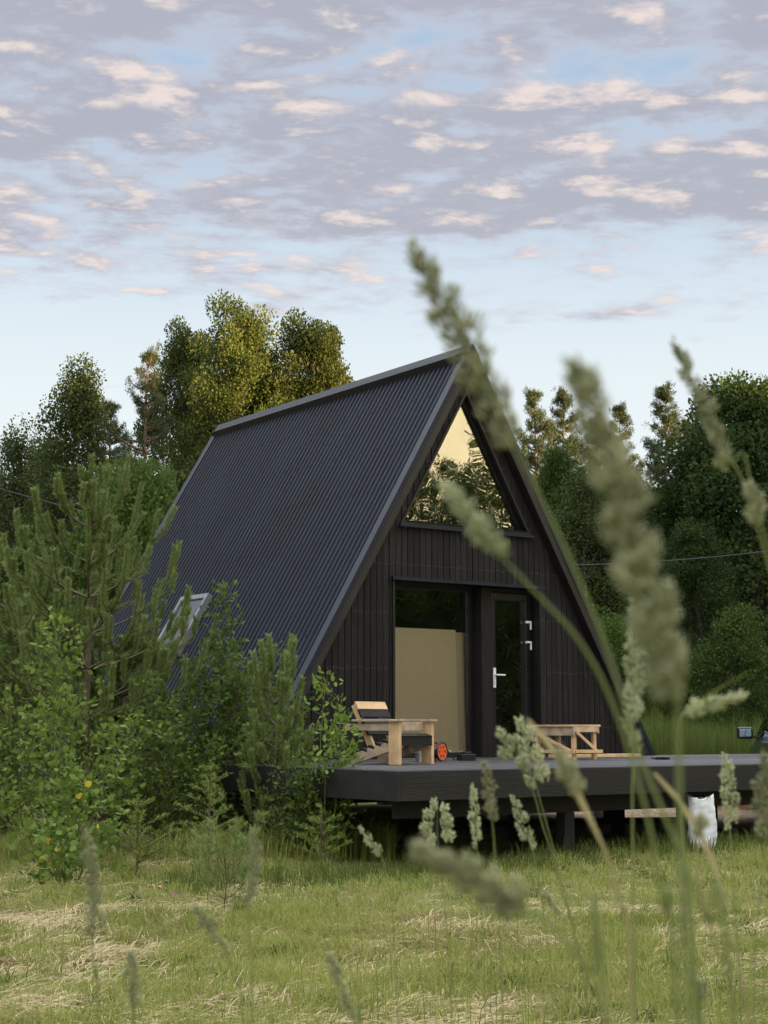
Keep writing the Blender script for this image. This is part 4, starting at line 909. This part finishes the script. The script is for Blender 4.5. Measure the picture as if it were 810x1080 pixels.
sapling('leafy_bush', 'big light green leafy bush in front of the tall young pine', gp(62, 14.2), 14.2, top_h(652, 14.2), 13, .9, 30, .46, .062, L_BUSH, GTWIG, 21, 12, up=.35)
sapling('leafy_bush', 'drooping low leafy bush with some yellow leaves', gp(82, 12.6), 12.6, top_h(800, 12.6), 8, .45, 20, .26, .060, L_BUSHY, GTWIG, 22, 8, up=-.1, width=.8)
sapling('leafy_bush', 'upright dark green shrub in front of the skylight', gp(250, 16.8), 16.8, top_h(622, 16.8), 16, 1.0, 48, .42, .064, L_SHADE, TWIG, 23, 14, up=.35, base_r=.016)
sapling('leafy_bush', 'dense dark shrub filling the corner below the roof edge', gp(262, 16.4), 16.4, top_h(690, 16.4), 14, .75, 34, .38, .055, L_SHADE, TWIG, 24, 13, up=.3)
sapling('leafy_bush', 'dark low shrub between the leafy bush and the upright shrub', gp(170, 15.6), 15.6, top_h(722, 15.6), 14, .75, 34, .38, .055, L_SHADE, TWIG, 27, 13, up=.3)
sapling('willow_sapling', 'thin willow sapling in front of the deck corner and the lounge chair', gp(346, 14.6), 14.6, top_h(715, 14.6), 7, .42, 26, .26, .066, L_BUSH, GTWIG, 25, 8, up=.5, base_r=.009, width=.5)
sapling('leafy_bush', 'dark leafy bush at the far left edge beside the clearing', gp(6, 16.0), 16.0, top_h(760, 16.0), 10, .6, 26, .34, .055, L_SHADE, TWIG, 28, 11, up=.3)
sapling('leafy_bush', 'dark low shrub hiding the left corner of the deck', gp(318, 14.9), 14.9, top_h(775, 14.9), 12, .5, 28, .28, .05, L_MID, TWIG, 29, 13, up=.3)
young_spruce('bright green young spruce, wider one on the left', gp(150, 13.6), 13.6, top_h(835, 13.6), 31, .42)
young_spruce('bright green young spruce with a tall single leader', gp(224, 13.4), 13.4, top_h(800, 13.4), 32, .36)
young_spruce('bright green young spruce at the foot of the willow sapling', gp(340, 13.9), 13.9, top_h(852, 13.9), 33, .30)
young_pine('tiny pine seedling in the mown grass', gp(240, 11.2), 11.2, top_h(895, 11.2) + .02, 34, rad=.20, nl=.07, per=60, whorls=3, wide=.004, thin=True)
# clover flower
o = thing('clover_flower', 'single small magenta flower in the mown grass', 'flower', tuple(on(184 * 1.0, 952, .0)), 0)
m = MB(); m.tube([(0, 0, 0), (0, 0, .05)], [.0015, .0015], 4); m.build('stem', L_STEM, o); m = MB()
for i in range(26):
    a = i * 2.4; b = math.acos(1 - (i + .5) / 15) if i < 15 else 1.5; m.tube([(0, 0, .055), (math.cos(a) * math.sin(b) * .014, math.sin(a) * math.sin(b) * .014, .055 + math.cos(b) * .014)], [.001, .003], 4)
m.build('blossom', mat('magenta_petal', (.55, .06, .35), .6, .1), o)

# ------------------------------------------------------------------ foreground cocksfoot grass in flower
def spindle(P, D, ln, wd, rng):
    n = len(P); D = unit(D); rnd = unit(rng.normal(size=(n, 3))); a = unit(np.cross(D, rnd)); b_ = np.cross(D, a); l_ = ln[:, None]; w = wd[:, None]; c = P + D * l_ * .42
    V = np.stack([P, c + a * w, c + b_ * w * .7, c - a * w, c - b_ * w * .7, P + D * l_], 1).reshape(-1, 3); i = np.arange(n)[:, None] * 6
    T = np.concatenate([i + np.array([[0, 2, 1]]), i + np.array([[0, 3, 2]]), i + np.array([[0, 4, 3]]), i + np.array([[0, 1, 4]]), i + np.array([[5, 1, 2]]), i + np.array([[5, 2, 3]]), i + np.array([[5, 3, 4]]), i + np.array([[5, 4, 1]])])
    return V, T
def catmull(pts, per=8):
    P = np.array(pts, float); P = np.vstack([2 * P[0] - P[1], P, 2 * P[-1] - P[-2]]); out_ = []
    for i in range(1, len(P) - 2):
        t_ = np.linspace(0, 1, per, endpoint=False)[:, None]; p0_, p1_, p2_, p3_ = P[i-1], P[i], P[i+1], P[i+2]
        out_.append(.5 * (2*p1_ + (p2_-p0_)*t_ + (2*p0_-5*p1_+4*p2_-p3_)*t_**2 + (3*p1_-p0_-3*p2_+p3_)*t_**3))
    return np.vstack(out_ + [P[-2][None]])
def stalk(label, head, stem, d, wpx, seed, green=False, clumps=12, dry=False, group='flowering grass stalks in the foreground', sw=.0007, side=None, dens=1.0, lumps=.38, leaf=None, d_end=None):
    """head: photo pixels from the tip to the lowest spikelet cluster; stem: pixels on down; d metres away"""
    rng = np.random.default_rng(seed); k_ = d / F
    dd_ = np.linspace(d, d_end or d, len(head) + len(stem))
    hp = [tuple(at(x, y, dd_[i])) for i, (x, y) in enumerate(head)]; stp = [tuple(at(x, y, dd_[len(head) + i])) for i, (x, y) in enumerate(stem)]
    last = Vector(stp[-1] if stp else hp[-1]); prev = Vector(stp[-2] if len(stp) > 1 else hp[-1]); dirv = (last - prev)
    if last.z > .03:
        if dirv.length > 1e-6: dirv.normalize()
        down = last + Vector((dirv.x * .12, .02, -last.z * .4)); foot = Vector((last.x + dirv.x * .2, last.y + .03, gzf(last.x, last.y))); extra = [tuple(down), tuple(foot)]
    else: extra = []; foot = last
    full = catmull(hp + stp + extra, 8); o = thing('flowering_grass', label, 'grass stalk', (foot.x, foot.y, foot.z), 0, group); base_ = np.array([foot.x, foot.y, foot.z])
    tm = TM(); rr = np.clip(np.linspace(.45, 1.3, len(full)), 0, 1.2) * sw; tm.tube(full - base_, rr, 6); st_ = tm.build('stem', L_DRY if dry else L_STEM, o)
    st_.data.attributes.new('var', 'FLOAT', 'POINT')
    hc = catmull(hp, 12); seg = np.concatenate([[0], np.cumsum(np.linalg.norm(np.diff(hc, axis=0), axis=1))]); Lh = seg[-1]; w = wpx * k_ * .5
    PP = []; DD = []; LL = []; WW = []; va = []; sl = min(.0065, max(.004, w * .75))
    for c in range(clumps):
        f = (c + .3 + rng.uniform(-.2, .2)) / clumps; s = f * Lh; c0 = np.array([np.interp(s, seg, hc[:, j]) for j in range(3)]); c1 = np.array([np.interp(max(0, s - .004), seg, hc[:, j]) for j in range(3)]); ax = unit((c1 - c0)[None] + 1e-9)[0]
        env = min(1, .38 + f * 1.5) * (1 if f < .86 else .8) * rng.uniform(.75, 1.2); sd = rng.normal(size=3); sd = sd - (sd @ ax) * ax; sd = sd / np.linalg.norm(sd); sg = 1 if c % 2 else -1
        sd = unit((np.array([1., 0, 0]) * sg + sd * .5)[None])[0]; cc = c0 + sd * w * env * lumps; rl_ = max(Lh / clumps * 1.05, w * .8); rw = w * env * (1 - lumps * .45)
        m = int(46 * dens * max(1, (rl_ * rw) / (.0045 * .0045)) ** .55); g = unit(rng.normal(size=(m, 3))) * (rng.random((m, 1)) ** .4); al = (g @ ax)[:, None]; perp = g - al * ax
        p = cc + ax * al * rl_ + perp * rw; PP.append(p - ax * sl * .4); DD.append(ax * 1.1 + unit(perp + 1e-6) * .55 + rng.normal(0, .22, (m, 3)) + sd * .25); LL.append(rng.uniform(.7, 1.25, m) * sl); WW.append(rng.uniform(.8, 1.2, m) * sl * .17)
        tone = rng.uniform(.2, .75); va.append(np.clip(tone + rng.normal(0, .18, m), 0, .92))
        n0 = len(PP)
    V, T = spindle(np.vstack(PP), np.vstack(DD), np.concatenate(LL), np.concatenate(WW), rng)
    link('seed_head', np_mesh('seed_head', V - base_, None, T, np.repeat(np.concatenate(va), 6)), o, L_SEEDG if green else L_SEED)
    if leaf:
        lp = catmull([tuple(at(x, y, d)) for x, y in leaf], 8); n = len(lp); wl = np.sin(np.linspace(.35, math.pi, n)) * .0013 + .0002; V = []
        for i in range(n): V += [lp[i] + np.array([wl[i], 0, wl[i] * .4]) - base_, lp[i] - np.array([wl[i], 0, wl[i] * .4]) - base_]
        Q = np.array([[2*i, 2*i+1, 2*i+3, 2*i+2] for i in range(n - 1)]); link('leaf', np_mesh('leaf', np.array(V), Q, None, np.full(len(V), .5)), o, L_DRY if dry else L_GRASS)
    return o
stalk('large blurred seed head leaning left across the gable top', [(441, 264), (462, 308), (486, 352), (505, 392), (524, 430), (543, 470)], [(575, 535), (610, 610), (645, 700), (672, 790), (705, 870), (745, 970), (775, 1080)], .50, 37, 41, clumps=13, sw=.0007, lumps=.35)
stalk('largest and most blurred seed head, right of the gable window', [(612, 388), (632, 450), (652, 510), (664, 570), (682, 630), (703, 690), (714, 735)], [(716, 800), (718, 900), (722, 1000), (728, 1080)], .40, 50, 42, clumps=13, sw=.0007, lumps=.32, dens=1.4)
stalk('blurred seed head leaning in against the sky at the right edge', [(714, 364), (728, 398), (744, 430), (758, 462)], [(782, 505), (800, 560), (822, 640), (850, 800), (860, 1080)], .75, 17.3, 43, clumps=8)
stalk('small separate seed cluster hanging near the right edge below the sky', [(755, 462), (768, 492)], [(785, 480), (800, 560), (826, 650), (858, 800), (870, 1080)], .76, 18.7, 44, clumps=3)
stalk('short blurred cluster touching the right edge beside the dark tree', [(793, 515), (802, 550)], [(815, 590), (840, 700), (870, 900), (880, 1080)], .74, 20.2, 45, clumps=3, dens=1.2)
stalk('slender pale green seed head standing upright right of the roof foot', [(668, 640), (668, 680), (671, 715), (666, 750), (668, 788)], [(667, 850), (668, 950), (670, 1080)], .95, 15.8, 46, green=True, clumps=10)
stalk('soft blurred seed head pointing left over the gable window sill', [(474, 516), (498, 548), (526, 584)], [(565, 625), (610, 675), (645, 740), (680, 850), (700, 960), (715, 1080)], .52, 17.3, 47, clumps=6, green=True)
stalk('flat-lying seed head pointing right above the tall wild grass', [(780, 735), (750, 742), (722, 752)], [(716, 790), (722, 900), (735, 1080)], .85, 15.8, 48, green=True, clumps=6, leaf=[(722, 752), (760, 725), (812, 697)])
stalk('pale green cluster of seed clumps in front of the small bench', [(551, 762), (556, 782), (560, 800), (566, 830)], [(574, 860), (590, 920), (608, 990), (625, 1050), (635, 1080)], 1.5, 18.7, 49, green=True, clumps=7, lumps=.8)
stalk('pale green side spray left of the cluster in front of the small bench', [(532, 775), (543, 790), (545, 805)], [(562, 835), (572, 870), (590, 930), (622, 1080)], 1.5, 20.5, 50, green=True, clumps=4, lumps=.7)
stalk('dry tan drooping grass blade and head crossing the deck edge', [(592, 795), (606, 835)], [(618, 860), (640, 905), (655, 960), (668, 1080)], .70, 17.3, 51, clumps=4, dry=True, leaf=[(556, 758), (590, 800), (620, 860), (642, 905)])
stalk('sharp pale seed head in front of the deck near the right edge', [(766, 800), (768, 825), (771, 850), (770, 874)], [(773, 920), (778, 1000), (782, 1080)], 1.6, 12.2, 52, green=True, clumps=9, lumps=.75)
stalk('tan seed head cut off by the right edge at deck height', [(807, 800), (806, 840), (808, 880)], [(800, 960), (795, 1080)], 1.1, 18.7, 53, clumps=7)
stalk('large blurred seed head lying nearly flat above the mown hay', [(446, 898), (482, 915), (520, 938), (556, 958)], [(590, 985), (625, 1030), (640, 1080)], .48, 37, 54, clumps=9, dens=1.3, lumps=.35)
stalk('brownish upright seed head under the deck between pale green ones', [(512, 805), (515, 835), (519, 865)], [(522, 900), (527, 980), (530, 1080)], 1.3, 11.5, 55, clumps=8)
stalk('slim pale seed head left of the brownish upright one', [(499, 830), (501, 860), (503, 893)], [(507, 940), (512, 1080)], 1.8, 7.5, 56, green=True, clumps=9, lumps=.8)
stalk('loose whitish green seed head below the lounge chair', [(462, 846), (461, 868), (462, 892)], [(468, 940), (476, 1080)], 2.0, 18.7, 57, green=True, clumps=7, lumps=1.0)
stalk('pale seed head leaning left right of the brownish upright one', [(543, 842), (550, 866), (560, 894)], [(570, 940), (585, 1080)], 1.8, 9.4, 58, green=True, clumps=8, lumps=.8)
stalk('small pale seed head below the deck corner', [(383, 876), (391, 888), (402, 902)], [(412, 950), (420, 1080)], 1.8, 8.5, 59, green=True, clumps=5, lumps=.8)
stalk('tall blurred tan seed head at the bottom left', [(91, 880), (96, 915), (100, 950), (97, 990)], [(100, 1030), (104, 1080)], 1.15, 15.8, 60, clumps=9)
stalk('blurred tan seed head standing below the small slim pine', [(268, 880), (270, 905), (267, 928), (262, 952)], [(264, 1000), (266, 1080)], 1.2, 13, 61, clumps=7)
stalk('dark brown seed head at the bottom left edge of the hay', [(139, 1006), (141, 1035), (140, 1060)], [(141, 1080), (142, 1100)], 1.1, 13, 62, clumps=6)
stalk('tilted green seed head in the mown hay', [(206, 955), (220, 975), (236, 998)], [(250, 1040), (256, 1080)], 1.3, 11.5, 63, clumps=6)
stalk('narrow tilted seed head leaning left at the bottom centre', [(348, 1008), (360, 1040), (372, 1075)], [(378, 1090), (384, 1110)], 1.1, 9.4, 64, clumps=6)
stalk('little round blurred seed tuft at the bottom right', [(732, 1028), (735, 1050)], [(738, 1080), (740, 1100)], .9, 17.3, 65, clumps=2)
stalk('thin seed head among the grass stems at the lower right', [(741, 862), (735, 880)], [(738, 930), (760, 1010), (790, 1080)], .8, 5.8, 66, clumps=3, dry=True, leaf=[(690, 815), (720, 850), (748, 900), (768, 960)])
stalk('bent brown seed head above the hay at the lower centre', [(560, 935), (575, 945), (590, 965)], [(600, 1000), (604, 1080)], 1.8, 7.5, 67, clumps=4, dry=True)
# leafy stems close to the lens at the lower right
rng = np.random.default_rng(77); n = 0; lead = [(640, 1080, 668, 900, 1.2), (700, 1080, 672, 880, 1.3), (758, 1080, 790, 880, 1.2), (790, 1080, 812, 930, 1.1)]
where = ['left of the tilted thick stem', 'crossing the thick stems', 'curving to the right edge', 'at the bottom right corner']
for (xa, ya, xb, yb, d), wh in zip(lead, where):
    a = at(xa, ya, d); b_ = at(xb, yb, d); foot = Vector((a.x - (b_.x - a.x) * .6, a.y + .02, 0)); foot.z = gzf(foot.x, foot.y)
    lp = catmull([tuple(foot), tuple((foot + a) / 2 + Vector((0, 0, .02))), tuple(a), tuple((a + b_) / 2 + Vector((.004, 0, .006))), tuple(b_)], 8) - np.array(foot); k = len(lp); wl = np.linspace(1, 0, k) ** .9 * .0009 + .0001
    V = []
    for i in range(k): V += [lp[i] + np.array([wl[i], 0, 0]), lp[i] + np.array([0, wl[i] * .5, -wl[i] * .2]), lp[i] - np.array([wl[i], 0, 0])]
    Q = np.array([[3*i+j, 3*i+j+1, 3*i+4+j, 3*i+3+j] for i in range(k - 1) for j in (0, 1)])
    o = link('grass_blade', np_mesh('grass_blade', np.array(V), Q, None, np.full(len(V), rng.uniform(.1, .9))), None, L_GRASS); o.location = foot
    tag(o, 'long green grass blade near the lens ' + wh, 'grass blade', 'long grass blades near the lens')

# lacy trees nearer on the sunset side: they fill the gable window's reflection
for kx, ky, kh, kk in ((47, 4.0, 13.4, 'lacy_a'), (50, .5, 14.6, 'lacy_a'), (46, -2.5, 13.2, 'lacy_a'), (52, -6.0, 13.5, 'lacy_a'), (55, 7.5, 14.5, 'lacy_a'), (42, 1.5, 11.6, 'lacy_a'), (49, 6.8, 14.2, 'lacy_a'), (53, 10.0, 14.8, 'lacy_a'), (45, 7.0, 11.8, 'lacy_a'), (56, -2.0, 14.5, 'lacy_a'), (44, 9.5, 11.5, 'birch_b')):
    tree(kk, kx, ky, kh, 'slender tree standing free of the row on the sunset side of the clearing', 'slender trees on the sunset side')
